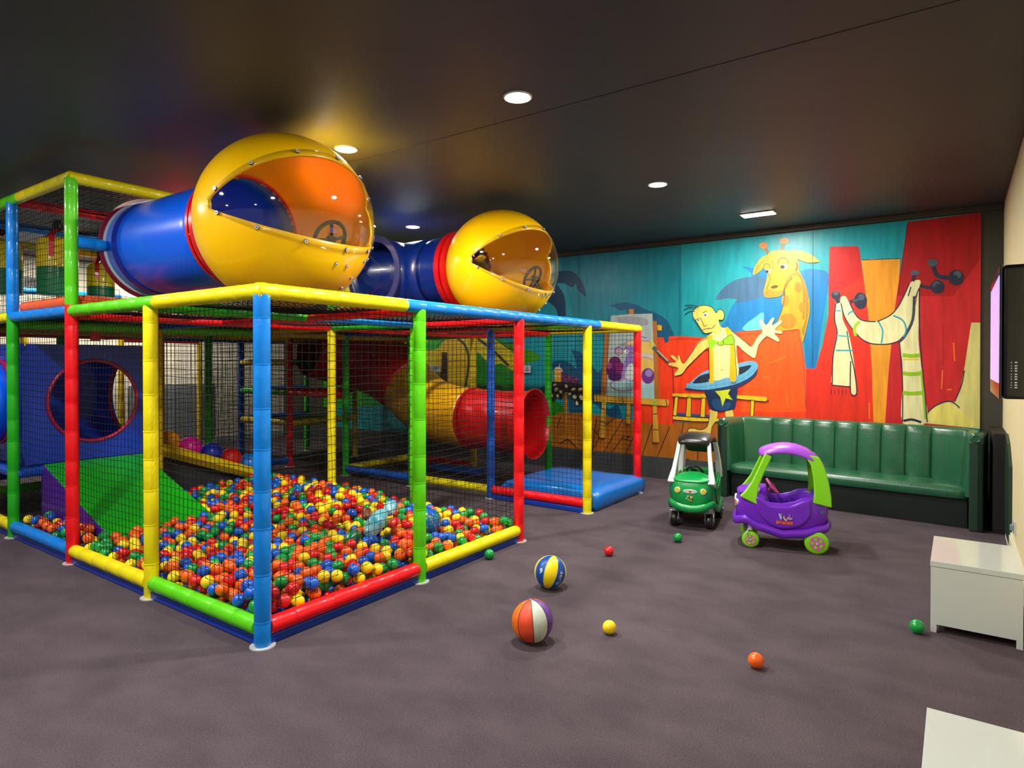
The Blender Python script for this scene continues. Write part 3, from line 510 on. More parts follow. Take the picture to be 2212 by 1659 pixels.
# floor pads of the ball pit (blue edge shows under the rails)
pad_m = vinyl('pad', rgb(16, 62, 180))
b = MB(); b.box((-.022, -.022, .002), (2*U+.02, .0, .052)); b.box((-.022, 0, .002), (.0, 4*U, .052)); b.box((0, 0, .002), (2*U+.02, 3*U, .045)); b.build('floor_pad', pad_m, PS, smooth=False, bevel=.008)
b = MB(); b.box((3*U-.03, .0, .002), (3*U+.03, U, .05)); b.build('floor_pad', pad_m, PS, smooth=False, bevel=.008)
# blue cubicle with round crawl holes
blue_panel = vinyl('panel', rgb(16, 66, 196)); ring_red = glossy('ring_crimson', rgb(176, 14, 62))
def holed(name, c, u, lu, z0, z1, cz, r, n):
    """upright padded panel with a round hole, centre c on the hole, u = horizontal direction"""
    c = Vector(c); u = Vector(u); w_ = Vector(n)*.03; N = 48; b = MB(); inn = []; out = []
    for i in range(N):
        t = 2*PI*i/N; ct, st = math.cos(t), math.sin(t)
        inn.append(c+u*r*ct+Vector((0, 0, 1))*r*st)
        hu = lu/2; zz = (z1-cz) if st > 0 else (cz-z0); k = min(hu/abs(ct) if abs(ct) > 1e-6 else 9, zz/abs(st) if abs(st) > 1e-6 else 9)
        out.append(c+u*k*ct+Vector((0, 0, 1))*k*st)
    secs = [[p for p in inn], out, [p+w_ for p in out], [p+w_ for p in inn]]
    b.loft(secs, False, 0, True); o = b.build(name, blue_panel, PS, auto=30)
    b = MB(); b.torus(c-Vector(n)*.004, n, r, .017, 56, 10); b.build('hole_ring', ring_red, o)
holed('cubicle_panel', (.63, 3.62, 1.14), (1, 0, 0), 1.12, .6, 1.66, 1.14, .375, (0, 1, 0))
holed('cubicle_panel', (.075, 4.2, 1.14), (0, 1, 0), 1.06, .6, 1.66, 1.14, .375, (1, 0, 0))
holed('cubicle_panel', (1.16, 4.2, 1.14), (0, 1, 0), 1.06, .6, 1.66, 1.14, .375, (1, 0, 0))
b = MB(); b.box((.08, 4.72, .6), (1.2, 4.75, 1.66)); b.build('cubicle_panel', blue_panel, PS, smooth=False, bevel=.01)
b = MB(); b.box((.0, 3.56, .5), (1.2, 4.78, .585)); b.build('platform', V['navy'], PS, smooth=False, bevel=.03)
b = MB(); b.box((.06, 4.9, .3), (1.14, 5.9, .42)); b.build('platform', V['navy'], PS, smooth=False, bevel=.03)
b = MB(); b.box((.62, 3.65, 1.70), (.70, 3.68, 1.86)); b.build('strap', V['red'], PS, smooth=False)
b = MB(); b.tube([(-.09, 4.2, 1.14), (.075, 4.2, 1.14)], .37, 36, cap=False); b.build('crawl_tube', glossy('tube_blue', rgb(0, 92, 232)), PS).modifiers.new('s', 'SOLIDIFY').thickness = .01
# green slide wedge with purple side
b = MB(); xs = (.2, 1.05)
prof = [(3.6, .6), (2.32, .17), (2.32, .05), (3.6, .05)]
b.add([(xs[0]+.012, y, z) for y, z in prof]+[(xs[1], y, z) for y, z in prof], [(0, 1, 2, 3), (7, 6, 5, 4), (0, 4, 5, 1), (1, 5, 6, 2), (2, 6, 7, 3), (3, 7, 4, 0)])
sw = b.build('slide_wedge', vinyl('slide_green', rgb(22, 158, 20)), PS, smooth=False, bevel=.012)
b = MB(); b.add([(xs[0], y, z-.004) for y, z in prof]+[(xs[0]+.012, y, z-.004) for y, z in prof], [(0, 1, 2, 3), (7, 6, 5, 4), (0, 4, 5, 1), (1, 5, 6, 2), (2, 6, 7, 3), (3, 7, 4, 0)]); b.build('side_panel', vinyl('purple', rgb(92, 30, 170)), sw, smooth=False)
# sloping yellow edge with coloured domes
b = MB(); b.tube([(1.22, 3.62, .62), (2.2, 3.55, .24)], .07, 4); se = b.build('sloping_edge', V['ochre'], PS, smooth=False, bevel=.01)
b = MB(); b.add([(1.2, 3.68, .05), (2.3, 3.62, .05), (2.3, 3.62, .2), (1.2, 3.68, .6), (1.2, 4.3, .05), (2.3, 4.3, .05), (2.3, 4.3, .2), (1.2, 4.3, .6)], [(0, 1, 2, 3), (4, 7, 6, 5), (3, 2, 6, 7), (0, 3, 7, 4), (1, 5, 6, 2), (0, 4, 5, 1)]); b.build('ramp', deck_m, PS, smooth=False)
for i, c in enumerate(((222, 140, 20), (214, 20, 150), (20, 40, 170), (206, 24, 24), (30, 120, 220))):
    b = MB(); b.sphere((1.38+i*.235, 3.78, .66-i*.088), .125, 24, 16, sc=(1, 1, .95)); b.build('climbing_dome', vinyl('dome%d' % i, rgb(*c)), PS)

# bubble pods and crawl tubes
pod_m = mat('pod_yellow', rgb(250, 200, 2), rough=.3, coat=.3, coat_rough=.1, spec=.4)
_pn = pod_m.node_tree; _pb = _pn.nodes['Principled BSDF']; _tr = _pn.nodes.new('ShaderNodeBsdfTranslucent'); _tr.inputs[0].default_value = rgb(255, 190, 10)
_ms = _pn.nodes.new('ShaderNodeMixShader'); _ms.inputs[0].default_value = .14; _pn.links.new(_pb.outputs[0], _ms.inputs[1]); _pn.links.new(_tr.outputs[0], _ms.inputs[2]); _pn.links.new(_ms.outputs[0], _pn.nodes['Material Output'].inputs[0])
tube_m = glossy('tube_blue', rgb(0, 92, 232)); tube_dk = glossy('tube_navy', rgb(6, 40, 128)); flr = glossy('flange_red', rgb(206, 16, 24))
bolt_m = mat('bolt_steel', rgb(215, 215, 220), .35, metal=.4); blk = mat('black_plastic', rgb(20, 20, 22), .35)
def clear_mat():
    m = bpy.data.materials.new('clear_acrylic'); m.use_nodes = True; nt = m.node_tree; nt.nodes.clear()
    o = nt.nodes.new('ShaderNodeOutputMaterial'); t = nt.nodes.new('ShaderNodeBsdfTransparent'); g = nt.nodes.new('ShaderNodeBsdfGlossy'); fr = nt.nodes.new('ShaderNodeLayerWeight'); mx = nt.nodes.new('ShaderNodeMixShader')
    t.inputs[0].default_value = (.93, .93, .92, 1); g.inputs['Roughness'].default_value = .03; g.inputs[0].default_value = (1, 1, 1, 1); fr.inputs[0].default_value = .5
    pw = nt.nodes.new('ShaderNodeMath'); pw.operation = 'POWER'; pw.inputs[1].default_value = 4.0
    ad = nt.nodes.new('ShaderNodeMath'); ad.operation = 'MULTIPLY_ADD'; ad.inputs[1].default_value = .45; ad.inputs[2].default_value = .05
    nt.links.new(fr.outputs['Facing'], pw.inputs[0]); nt.links.new(pw.outputs[0], ad.inputs[0]); nt.links.new(ad.outputs[0], mx.inputs[0]); nt.links.new(t.outputs[0], mx.inputs[1]); nt.links.new(g.outputs[0], mx.inputs[2]); nt.links.new(mx.outputs[0], o.inputs[0]); return m
clear_m = clear_mat()
def pod(c, Rr, f0, f1, parent, lab):
    c = Vector(c); f0, f1 = math.radians(f0), math.radians(f1); cut = math.cos(math.asin(.745))
    def sp(lat, phi, r=Rr):  # poles on +-X; phi from -Y towards +Z
        return c+Vector((math.sin(lat), -math.cos(lat)*math.cos(phi), math.cos(lat)*math.sin(phi)))*r
    LM = math.radians(84)
    LR = math.radians(61); lats = [-PI/2+.0001]+[-LM+(LM+LR)*i/56 for i in range(57)]+[LR+(PI/2-LR-.0001)*k/6 for k in range(1, 7)]
    phis = [f1+(2*PI-(f1-f0))*i/84 for i in range(85)]
    b = MB(); V_ = []; W = len(phis)
    for la in lats:
        for ph in phis: V_.append(sp(la, ph))
    F = []
    for i in range(len(lats)-1):
        for j in range(W-1):
            q = (i*W+j, i*W+j+1, (i+1)*W+j+1, (i+1)*W+j)
            m_ = sum((V_[k] for k in q), Vector())/4-c
            if m_.y > Rr*.755: continue
            F.append(q)
    # end caps between window apex and poles
    b.add(V_, F)
    n0 = len(b.v); capv = []; capf = []
    wn = [f0+(f1-f0)*j/6 for j in range(7)]
    wn = [f0+(f1-f0)*j/14 for j in range(15)]
    for seq in ([-LM, -PI/2+.0001], [LR+(PI/2-LR-.0001)*k/6 for k in range(7)]):
        k0 = len(capv); nn = len(seq)
        for j in range(15): capv += [sp(a, wn[j]) for a in seq]
        for j in range(14):
            for i in range(nn-1): capf.append((k0+nn*j+i, k0+nn*j+i+1, k0+nn*(j+1)+i+1, k0+nn*(j+1)+i))
    b.add(capv, capf)
    o = mk('bubble_pod', b.v, b.f, pod_m, parent)
    bm = bmesh.new(); bm.from_mesh(o.data); bmesh.ops.remove_doubles(bm, verts=bm.verts, dist=.0005); bmesh.ops.recalc_face_normals(bm, faces=bm.faces); bm.to_mesh(o.data); bm.free()
    so = o.modifiers.new('s', 'SOLIDIFY'); so.thickness = .012; so.offset = -1
    o['label'] = lab
    e = math.radians(5); wl = [-LM+(LM+LR+math.radians(4))*i/40 for i in range(41)]; wp = [f0-e+(f1-f0+2*e)*j/16 for j in range(17)]
    vv = [sp(la, ph, Rr*1.006) for la in wl for ph in wp]; ff = [(i*17+j, i*17+j+1, (i+1)*17+j+1, (i+1)*17+j) for i in range(40) for j in range(16)]
    wo = mk('window', vv, ff, clear_m, o); fixn(wo); s2 = wo.modifiers.new('s', 'SOLIDIFY'); s2.thickness = .005; s2.offset = 1
    def bolt(p, nrm):
        b = MB(); b.disc(p-nrm*.003, nrm, .0135, .006, 16, 1); b.disc(p+nrm*.003, nrm, .0115, .005, 14); b.disc(p+nrm*.008, nrm, .004, .001, 8, 1); b.build('bolt', [bolt_m, blk], o)
    for la in (-76, -50, -22, 6, 32, 55):
        for ph in (f0-e*.55, f1+e*.55):
            p = sp(math.radians(la), ph, Rr*1.012); bolt(p, (p-c).normalized())
    for la, ph in ((2, -33), (12, -34), (34, -32), (42, -32), (24, -45), (20, -54)):
        p = sp(math.radians(la), math.radians(ph), Rr); bolt(p, (p-c).normalized())
    # steering wheel
    b = MB(); wc = c+Vector((Rr*.22, -Rr*.50, -Rr*.20)); ax = Vector((0, .85, .5)).normalized(); b.torus(wc, ax, .115, .013, 36, 8)
    u_ = ax.orthogonal().normalized(); v_ = ax.cross(u_)
    for k in range(4): b.tube([wc+(u_*math.cos(k*PI/2+.6)+v_*math.sin(k*PI/2+.6))*.11, wc-ax*.02], .011, 8)
    b.tube([wc-ax*.01, wc-ax*.14+Vector((0, 0, -.1))], .016, 10); b.disc(wc-ax*.03, ax, .03, .03, 16); b.build('steering_wheel', blk, o)
    return o
def ring(c, nrm, r0, r1, w_, m_, parent, name='flange_ring'):
    c = Vector(c); nrm = Vector(nrm).normalized(); a = nrm.orthogonal().normalized(); d = nrm.cross(a); secs = []
    for i in range(56):
        t = 2*PI*i/56; e = a*math.cos(t)+d*math.sin(t); secs.append([c+e*r0, c+e*r1, c+e*r1+nrm*w_, c+e*r0+nrm*w_])
    b = MB(); b.loft(secs, False, 0, True); return b.build(name, m_, parent, auto=30)
P1c = (.6, .63, 2.425); P2c = (3.0, .61, 2.42)
p1 = pod(P1c, .565, -20, 37, PS, 'nearest yellow bubble pod with clear eye-shaped window')
p2 = pod(P2c, .545, -28, 34, PS, 'second yellow bubble pod further along the roof, near the mural')
def crawl(x, y0, y1, z, r, m_, name='crawl_tube'):
    ys = [y0+(y1-y0)*i/6 for i in range(7)]
    b = MB(); b.tube([(x, y, z) for y in ys], r, 48, cap=False); o = b.build(name, m_, PS); s_ = o.modifiers.new('s', 'SOLIDIFY'); s_.thickness = .012; s_.offset = -1; return o
t1 = crawl(.6, 1.06, 2.4, 2.42, .372, tube_m)
ring((.6, 1.035, 2.42), (0, 1, 0), .366, .425, .035, flr, t1); ring((.6, 1.105, 2.42), (0, 1, 0), .366, .415, .03, flr, t1)
ring((.6, 1.14, 2.42), (0, 1, 0), .368, .385, .04, flr, t1)
for k in range(8):
    a = 2*PI*k/8+.2; b = MB(); b.disc((.6+.4*math.cos(a), 1.02, 2.42+.4*math.sin(a)), (0, 1, 0), .009, .13, 10); b.build('bolt', bolt_m, t1)
ring((.6, 2.2, 2.42), (0, 1, 0), .37, .382, .07, mat('tube_band', rgb(14, 40, 150), .35), t1); ring((.6, 2.385, 2.42), (0, 1, 0), .37, .388, .012, mat('ring_pale', rgb(170, 196, 205), .35), t1); ring((.6, 2.40, 2.42), (0, 1, 0), .37, .415, .015, mat('ring_maroon', rgb(120, 16, 40), .35), t1)
t2 = crawl(3.0, 1.03, 1.42, 2.42, .36, tube_dk); t2['label'] = 'dark blue crawl tube of the second pod'
ring((3.0, 1.02, 2.42), (0, 1, 0), .354, .412, .035, flr, t2); ring((3.0, 1.08, 2.42), (0, 1, 0), .354, .405, .06, flr, t2)
# T-shaped junction behind the second pod with a porthole
t3 = crawl(3.0, 1.42, 2.42, 2.42, .363, tube_dk, 'tube_junction')
b = MB(); b.tube([(3.0, 1.93, 2.42), (2.56, 1.93, 2.42)], .36, 48, cap=False); br = b.build('porthole_collar', tube_dk, t3); br.modifiers.new('s', 'SOLIDIFY').thickness = .012
ring((2.545, 1.93, 2.42), (1, 0, 0), .32, .385, .02, mat('collar_rim', rgb(60, 60, 120), .3), t3)
b = MB(); secs = []
for k in range(8):
    a = PI/2*k/7.5; secs.append([(2.545-.10*math.sin(a), 1.93+.325*math.cos(a)*math.cos(2*PI*i/40), 2.42+.325*math.cos(a)*math.sin(2*PI*i/40)) for i in range(40)])
b.loft(secs, False); b.f.append(tuple(range(7*40, 8*40))); b.m.append(0); b.build('porthole_window', clear_m, t3)
# yellow padded block inside the tower behind the porthole
b = MB(); b.tube([(3.35, 3.0, 1.95), (3.35, 3.0, 2.5)], .3, 32); b.build('padded_roller', V['yellow'], PS)
# enclosed spiral slide
sl_red = glossy('slide_red', rgb(196, 10, 14)); sl_yel = glossy('slide_yellow', rgb(222, 158, 6))
def sweep(name, pts, rs, m_, parent, cap=False, n=48, th=.012):
    P = [Vector(p) for p in pts]; Q = []; RR = []
    for i in range(len(P)-1):
        p0, p1_, p2_, p3 = P[max(i-1, 0)], P[i], P[i+1], P[min(i+2, len(P)-1)]
        for t in [k/6 for k in range(6)]:
            Q.append(.5*((2*p1_)+(-p0+p2_)*t+(2*p0-5*p1_+4*p2_-p3)*t*t+(-p0+3*p1_-3*p2_+p3)*t**3)); RR.append(rs[i]+(rs[i+1]-rs[i])*t)
    Q.append(P[-1]); RR.append(rs[-1]); b = MB(); b.tube(Q, RR, n, cap=cap); o = b.build(name, m_, parent)
    s_ = o.modifiers.new('s', 'SOLIDIFY'); s_.thickness = th; s_.offset = -1; return o
so = sweep('tube_slide_exit', [(4.37, 1.12, .76), (4.36, 1.22, .76), (4.34, 1.45, .77), (4.3, 2.0, .79)], [.425, .395, .375, .37], sl_red, PS)
so['label'] = 'red flared exit of the tube slide'
ring((4.3, 1.98, .79), (0, 1, 0), .37, .39, .03, sl_red, so)
sy_ = sweep('tube_slide_bend', [(4.3, 2.0, .79), (4.36, 2.5, .82), (4.5, 3.0, .92), (4.55, 3.45, 1.18)], [.375, .39, .41, .41], sl_yel, PS)
sy_['label'] = 'yellow bend of the tube slide'
sr = sweep('tube_slide_bend', [(4.55, 3.4, 1.15), (4.5, 3.9, 1.45), (4.2, 4.35, 1.62), (3.7, 4.5, 1.7)], [.42, .47, .47, .4], sl_red, PS)
sr['label'] = 'red upper bend of the tube slide'
b = MB(); b.box((4.25, 1.9, .08), (4.4, 2.7, .16)); b.build('slide_foot', V['navy'], PS, smooth=False, bevel=.02)

# crash mat at the slide exit
b = MB(); nx, ny = 16, 14; x0, x1, y0, y1, zt = 3.70, 4.87, -.06, 1.12, .205
def mz(a, c): return zt+.008*math.sin(5*a+2*c)*math.sin(4*c)-.03*(max(0, abs(a-.5)*2-.86)/.14)**2-.03*(max(0, abs(c-.5)*2-.86)/.14)**2
top = [[(x0+(x1-x0)*i/nx, y0+(y1-y0)*j/ny, mz(i/nx, j/ny)) for j in range(ny+1)] for i in range(nx+1)]
vs = [p for r_ in top for p in r_]; fs = [(i*(ny+1)+j, (i+1)*(ny+1)+j, (i+1)*(ny+1)+j+1, i*(ny+1)+j+1) for i in range(nx) for j in range(ny)]
peri = [(i, 0) for i in range(nx+1)]+[(nx, j) for j in range(1, ny+1)]+[(i, ny) for i in range(nx-1, -1, -1)]+[(0, j) for j in range(ny-1, 0, -1)]
n0 = len(vs); rnd = random.Random(3)
for h, o_ in ((.13, .008), (.05, .004), (.004, -.012)):
    for (i, j) in peri:
        p = top[i][j]; dx = (i == nx)-(i == 0); dy = (j == ny)-(j == 0); k = o_+.006*(rnd.random()-.5); vs.append((p[0]+dx*k, p[1]+dy*k, h))
NP = len(peri)
for k in range(NP):
    a, c = peri[k], peri[(k+1) % NP]; ia, ic = a[0]*(ny+1)+a[1], c[0]*(ny+1)+c[1]; fs.append((ia, n0+k, n0+(k+1) % NP, ic))
    for l in range(2): fs.append((n0+l*NP+k, n0+(l+1)*NP+k, n0+(l+1)*NP+(k+1) % NP, n0+l*NP+(k+1) % NP))
fs.append(tuple(n0+2*NP+k for k in range(NP)))
cm = mk('crash_mat', vs, fs, mat('mat_blue', rgb(0, 118, 212), rough=.32, coat=.4, bump=.4, bump_scale=9)); fixn(cm)
tag(cm, 'thick bright blue vinyl crash mat below the red slide exit', 'mat')

# hanging bags
def bag(x, y, z0, z1, r, lab):
    t = thing('hanging_bag', lab, 'punching bag', (x, y, z0), 0, 'hanging bags in the upper tower')
    h = z1-z0; zm = h*.48; b = MB(); b.tube([(0, 0, 0), (0, 0, .01), (0, 0, zm)], [r*.93, r, r], 32); b.build('lower_half', vinyl('bag_green', rgb(10, 110, 62)), t)
    b = MB(); b.tube([(0, 0, zm), (0, 0, h-.06), (0, 0, h-.015), (0, 0, h)], [r*1.003, r, r*.9, r*.72], 32); b.build('upper_half', vinyl('bag_yellow', rgb(226, 196, 10)), t)
    for k in range(3):
        a = -2.2+2*PI*k/3; e = Vector((math.cos(a), math.sin(a), 0)); s_ = Vector((-e.y, e.x, 0))*.022; P = []
        for rr, zz in ((1.02, h-.2), (1.02, h-.05), (.85, h+.01), (.2, h+.09)): P += [e*r*rr+Vector((0, 0, zz))+s_, e*r*rr+Vector((0, 0, zz))-s_]
        o = mk('strap', P, [(2*i, 2*i+1, 2*i+3, 2*i+2) for i in range(3)], V['red'], t, False); o.modifiers.new('s', 'SOLIDIFY').thickness = .004
    b = MB(); b.sphere((0, 0, h+.13), .045, 12, 8, sc=(1, 1, 1.5)); b.tube([(0, 0, h+.08), (0, 0, 2.92-z0)], .012, 8); b.build('hanger', blk, t); return t
bag(.62, 4.42, 2.17, 2.74, .175, 'yellow and green hanging bag just left of the lime green tower post')
bag(.36, 5.1, 2.2, 2.74, .175, 'yellow and green hanging bag cut by the left edge of the photo')
bag(1.55, 5.75, 2.17, 2.72, .15, 'smaller looking yellow and green hanging bag right of the lime green tower post')
# ------------------------------------------------------------------ balls
BR = .0375
BCOL = {'red': rgb(214, 20, 24), 'orange': rgb(240, 98, 14), 'yellow': rgb(246, 214, 10), 'green': rgb(8, 150, 62), 'blue': rgb(10, 92, 204)}
BM_ = {k: mat('ball_'+k, c, rough=.3, coat=.25, coat_rough=.15, spec=.45) for k, c in BCOL.items()}
def ball_mesh(k, nu=24, nv=16):
    b = MB(); b.sphere((0, 0, 0), BR, nu, nv); me = bpy.data.meshes.new('ball_'+k); me.from_pydata([tuple(v) for v in b.v], [], b.f); me.materials.append(BM_[k])
    me.polygons.foreach_set('use_smooth', [True]*len(me.polygons)); me.update()
    bm = bmesh.new(); bm.from_mesh(me); bmesh.ops.remove_doubles(bm, verts=bm.verts, dist=1e-5); bmesh.ops.recalc_face_normals(bm, faces=bm.faces); bm.to_mesh(me); bm.free(); return me
BMESH = {k: ball_mesh(k) for k in BCOL}
PX1, PY1 = 2*U-.07, 3*U-.08
def top_h(x, y):
    h = .215+.03*math.sin(2.3*x+1)*math.cos(1.9*y)+.05*math.exp(-((x-2.2)**2+(y-3.2)**2)/.5)+.06*math.exp(-((x-2.0)**2+(y-2.0)**2)/.3)
    h -= .075*math.exp(-((x-.85)**2+(y-1.55)**2)/.22)+.05*math.exp(-((x-1.5)**2+(y-1.0)**2)/.08)
    if y > 2.7 and x < 1.3: h -= .03
    return h
EXCL = [(.0, .0, .085), (U, 0, .085), (2*U, 0, .085), (0, U, .085), (0, 2*U, .085), (0, 3*U, .085), (2*U, U, .085), (2*U, 2*U, .085)]
BIG = [(1.76, .44, .23, .11), (1.42, .66, .24, .15)]
def allowed(x, y, z):
    if .2-BR < x < 1.05+BR and y > 2.32-BR: return False
    if y > 3.5: return False
    if x > 1.2 and y > 3.45: return False
    for a, c, r_ in EXCL:
        if (x-a)**2+(y-c)**2 < r_*r_: return False
    for a, c, d_, r_ in BIG:
        if (x-a)**2+(y-c)**2+(z-d_)**2 < (r_+BR)**2: return False
    return True
rnd = random.Random(21); grid = {}; balls = []; CS = 2*BR
def settle(x, y):
    z = .05+BR; gx, gy = int(x/CS), int(y/CS)
    for i in (gx-1, gx, gx+1):
        for j in (gy-1, gy, gy+1):
            for (a, c, d_) in grid.get((i, j), ()):
                q = (x-a)**2+(y-c)**2
                if q < 4*BR*BR:
                    t = d_+math.sqrt(4*BR*BR-q)
                    if t > z: z = t
    return z
fails = 0
while fails < 900 and len(balls) < 5200:
    best = None; x = .055+rnd.random()*(PX1-.055); y = .055+rnd.random()*(PY1-.055)
    for k in range(9):
        xx = min(max(x+rnd.uniform(-.07, .07), .055), PX1); yy = min(max(y+rnd.uniform(-.07, .07), .055), PY1)
        z = settle(xx, yy)
        if (best is None or z < best[2]) and allowed(xx, yy, z): best = (xx, yy, z)
    if best is None or best[2]+BR*.4 > top_h(best[0], best[1]): fails += 1; continue
    fails = 0; balls.append(best); grid.setdefault((int(best[0]/CS), int(best[1]/CS)), []).append(best)
names = list(BCOL); wts = [.2, .24, .22, .15, .19]
cols = rnd.choices(names, wts, k=len(balls))
def buried(p):
    n_ = 0; gx, gy = int(p[0]/CS), int(p[1]/CS)
    for i in (gx-1, gx, gx+1):
        for j in (gy-1, gy, gy+1):
            for q in grid.get((i, j), ()):
                if q[2]-p[2] > BR*.9 and (q[0]-p[0])**2+(q[1]-p[1])**2 < (BR*1.3)**2: return True
    return False
vis = [i for i, p in enumerate(balls) if p[2] > .125 and not buried(p)]
vis.sort(key=lambda i: (Vector(balls[i])-CAM).length); near = vis[:300]; ns = set(near)
ORD = ['', 'first', 'second', 'third', 'fourth', 'fifth', 'sixth', 'seventh', 'eighth', 'ninth', 'tenth', 'eleventh', 'twelfth', 'thirteenth', 'fourteenth', 'fifteenth', 'sixteenth', 'seventeenth', 'eighteenth', 'nineteenth', 'twentieth']
ROW = ['front', 'second', 'third', 'fourth', 'fifth', 'sixth', 'seventh', 'eighth', 'ninth', 'tenth', 'eleventh', 'twelfth', 'thirteenth', 'fourteenth', 'fifteenth']
bins = {}
for i in near:
    x, y, z = balls[i]
    if y < x: side, al, dist = ('red' if x < U else 'right yellow'), x, y
    else: side, al, dist = ('lime' if y < U else 'left yellow' if y < 2*U else 'blue'), y, x
    bins.setdefault((side, int(dist/.085), cols[i]), []).append((al, i))
FROMP = {'red': 'light blue corner post', 'right yellow': 'lime green post', 'lime': 'light blue corner post', 'left yellow': 'yellow post', 'blue': 'red post'}
for (side, row, c), L in bins.items():
    L.sort()
    for k, (al, i) in enumerate(L):
        o = bpy.data.objects.new('pit_ball', BMESH[c]); COL.objects.link(o); o.location = balls[i]
        o.rotation_euler = (0, 0, rnd.random()*6)
        tag(o, '%s %s pit ball from the %s, %s row behind the %s rail' % (ORD[min(k+1, 20)], c, FROMP[side], ROW[min(row, 14)], side), 'ball', 'plastic balls in the ball pit')
# the remaining balls as one object
import numpy as np
rest = [i for i in range(len(balls)) if i not in ns]
bb = MB(); bb.sphere((0, 0, 0), BR, 18, 12); SV = np.array([tuple(v) for v in bb.v]); SF = bb.f; nv = len(SV)
AV = np.concatenate([SV+np.array(balls[i]) for i in rest]); AF = []; AM = []
for k, i in enumerate(rest):
    o_ = k*nv; AF += [(a+o_, b_+o_, c+o_, d+o_) for a, b_, c, d in SF]; AM += [names.index(cols[i])]*len(SF)
me = bpy.data.meshes.new('pit_balls'); me.from_pydata(AV.tolist(), [], AF)
for k in names: me.materials.append(BM_[k])
me.polygons.foreach_set('material_index', AM); me.polygons.foreach_set('use_smooth', [True]*len(AF)); me.update()
o = bpy.data.objects.new('pit_balls', me); COL.objects.link(o); tag(o, 'heap of mixed coloured plastic balls filling the back and depth of the ball pit', 'balls', None, 'stuff')
print('BALLS', len(balls), len(vis))
# loose balls on the carpet
for (x, y, c, lab) in ((1.86, -.098, 'green', 'green plastic ball on the carpet just outside the yellow bottom rail'), (2.46, -.808, 'red', 'red plastic ball alone on the open carpet'),
                       (3.133, -1.109, 'green', 'green plastic ball on the carpet in front of the green toy car'), (1.184, -1.445, 'yellow', 'yellow plastic ball on the carpet right of the multicoloured basketball'),
                       (1.248, -2.211, 'orange', 'orange plastic ball on the carpet, nearest ball to the viewer'), (2.18, -2.84, 'green', 'green plastic ball touching the foot of the white cabinet')):
    o = bpy.data.objects.new('plastic_ball', BMESH[c]); COL.objects.link(o); o.location = (x+.012, y+.008, BR); tag(o, lab, 'ball', 'plastic balls lying on the carpet')
# text helper: flat letters as a mesh
def text_mesh(txt, size, bold=.0):
    cu = bpy.data.curves.new('t', 'FONT'); cu.body = txt; cu.size = size; cu.align_x = 'CENTER'; cu.align_y = 'CENTER'; cu.resolution_u = 4; cu.offset = bold
    ob = bpy.data.objects.new('t', cu); COL.objects.link(ob); bpy.context.view_layer.update()
    me = bpy.data.meshes.new_from_object(ob); vs = [v.co.copy() for v in me.vertices]; fs = [tuple(p.vertices) for p in me.polygons]
    bpy.data.objects.remove(ob); bpy.data.curves.remove(cu); bpy.data.meshes.remove(me); return vs, fs
def sphere_text(txt, size, c, r, d, upv, parent, m_, name='lettering', bold=0.0):
    vs, fs = text_mesh(txt, size, bold); d = Vector(d).normalized(); upv = Vector(upv); upv = (upv-d*upv.dot(d)).normalized(); rt = upv.cross(d)
    P = [(d*r*1.0+rt*v.x+upv*v.y).normalized()*(r*1.004) for v in vs]
    return mk(name, P, fs, m_, parent, False)
# volleyball: vertical swirled panels in blue and yellow
def striped_ball(name, loc, r, mats_, sect, lean, twist, lab, seam_m):
    t = thing(name, lab, 'ball', loc)
    NU, NV = 96, 48; vs, fs, mi = [], [], []; Rm = Matrix.Rotation(lean[0], 3, 'X') @ Matrix.Rotation(lean[1], 3, 'Y') @ Matrix.Rotation(lean[2], 3, 'Z')
    edges = []; a0 = 0
    for w_, m_ in sect: edges.append((a0, a0+w_, m_)); a0 += w_
    tot = a0
    for j in range(NV+1):
        th = PI*j/NV
        for i in range(NU):
            a = 2*PI*i/NU; u_ = (i/NU*tot) % tot; dist = min(min(abs(u_-e[0]), abs(u_-e[1])) for e in edges)*2*PI/tot*math.sin(th)
            rr = r*(1-.012*max(0, 1-dist/.035)); aa = a+twist*math.sin(th*2)
            vs.append(Rm @ Vector((rr*math.sin(th)*math.cos(aa), rr*math.sin(th)*math.sin(aa), rr*math.cos(th))))
    for j in range(NV):
        for i in range(NU):
            u_ = ((i+.5)/NU*tot) % tot; fs.append((j*NU+i, (j+1)*NU+i, (j+1)*NU+(i+1) % NU, j*NU+(i+1) % NU)); mi.append([e[2] for e in edges if e[0] <= u_ < e[1]][0])
    o = mk('cover', vs, fs, mats_, t, True, mi); fixn(o)
    b = MB()
    for e in edges:
        pts = []
        for j in range(1, NV):
            th = PI*j/NV; aa = e[0]/tot*2*PI+twist*math.sin(th*2); pts.append(Rm @ (Vector((math.sin(th)*math.cos(aa), math.sin(th)*math.sin(aa), math.cos(th)))*r*.992))
        b.tube(pts, .0016, 6)
    b.build('seam', seam_m, t); return t
toC = lambda p: (Vector((CAM.x, CAM.y, CAM.z))-Vector(p)).normalized()
vb_loc = Vector((1.615, -.795, .107)); ca = math.atan2(CAM.y-vb_loc.y, CAM.x-vb_loc.x)
vy = mat('ball_skin_yellow', rgb(242, 214, 6), .35); vbl = mat('ball_skin_blue', rgb(10, 72, 160), .35); dk = mat('seam_dark', rgb(24, 22, 26), .6)
NS = 8; secw = [(1, k % 2) for k in range(8)]
vbt = striped_ball('volleyball', vb_loc, .107, [vy, vbl], secw, (0, 0, 0), .0, 'blue and yellow striped volleyball with white lettering, on the carpet', mat('seam_pale', rgb(200, 200, 120), .5))
vbt.rotation_euler = (0, 0, 0)
ax_t = Matrix.Rotation(math.radians(-15), 3, Vector((math.cos(ca), math.sin(ca), 0)))  # lean to the side as seen
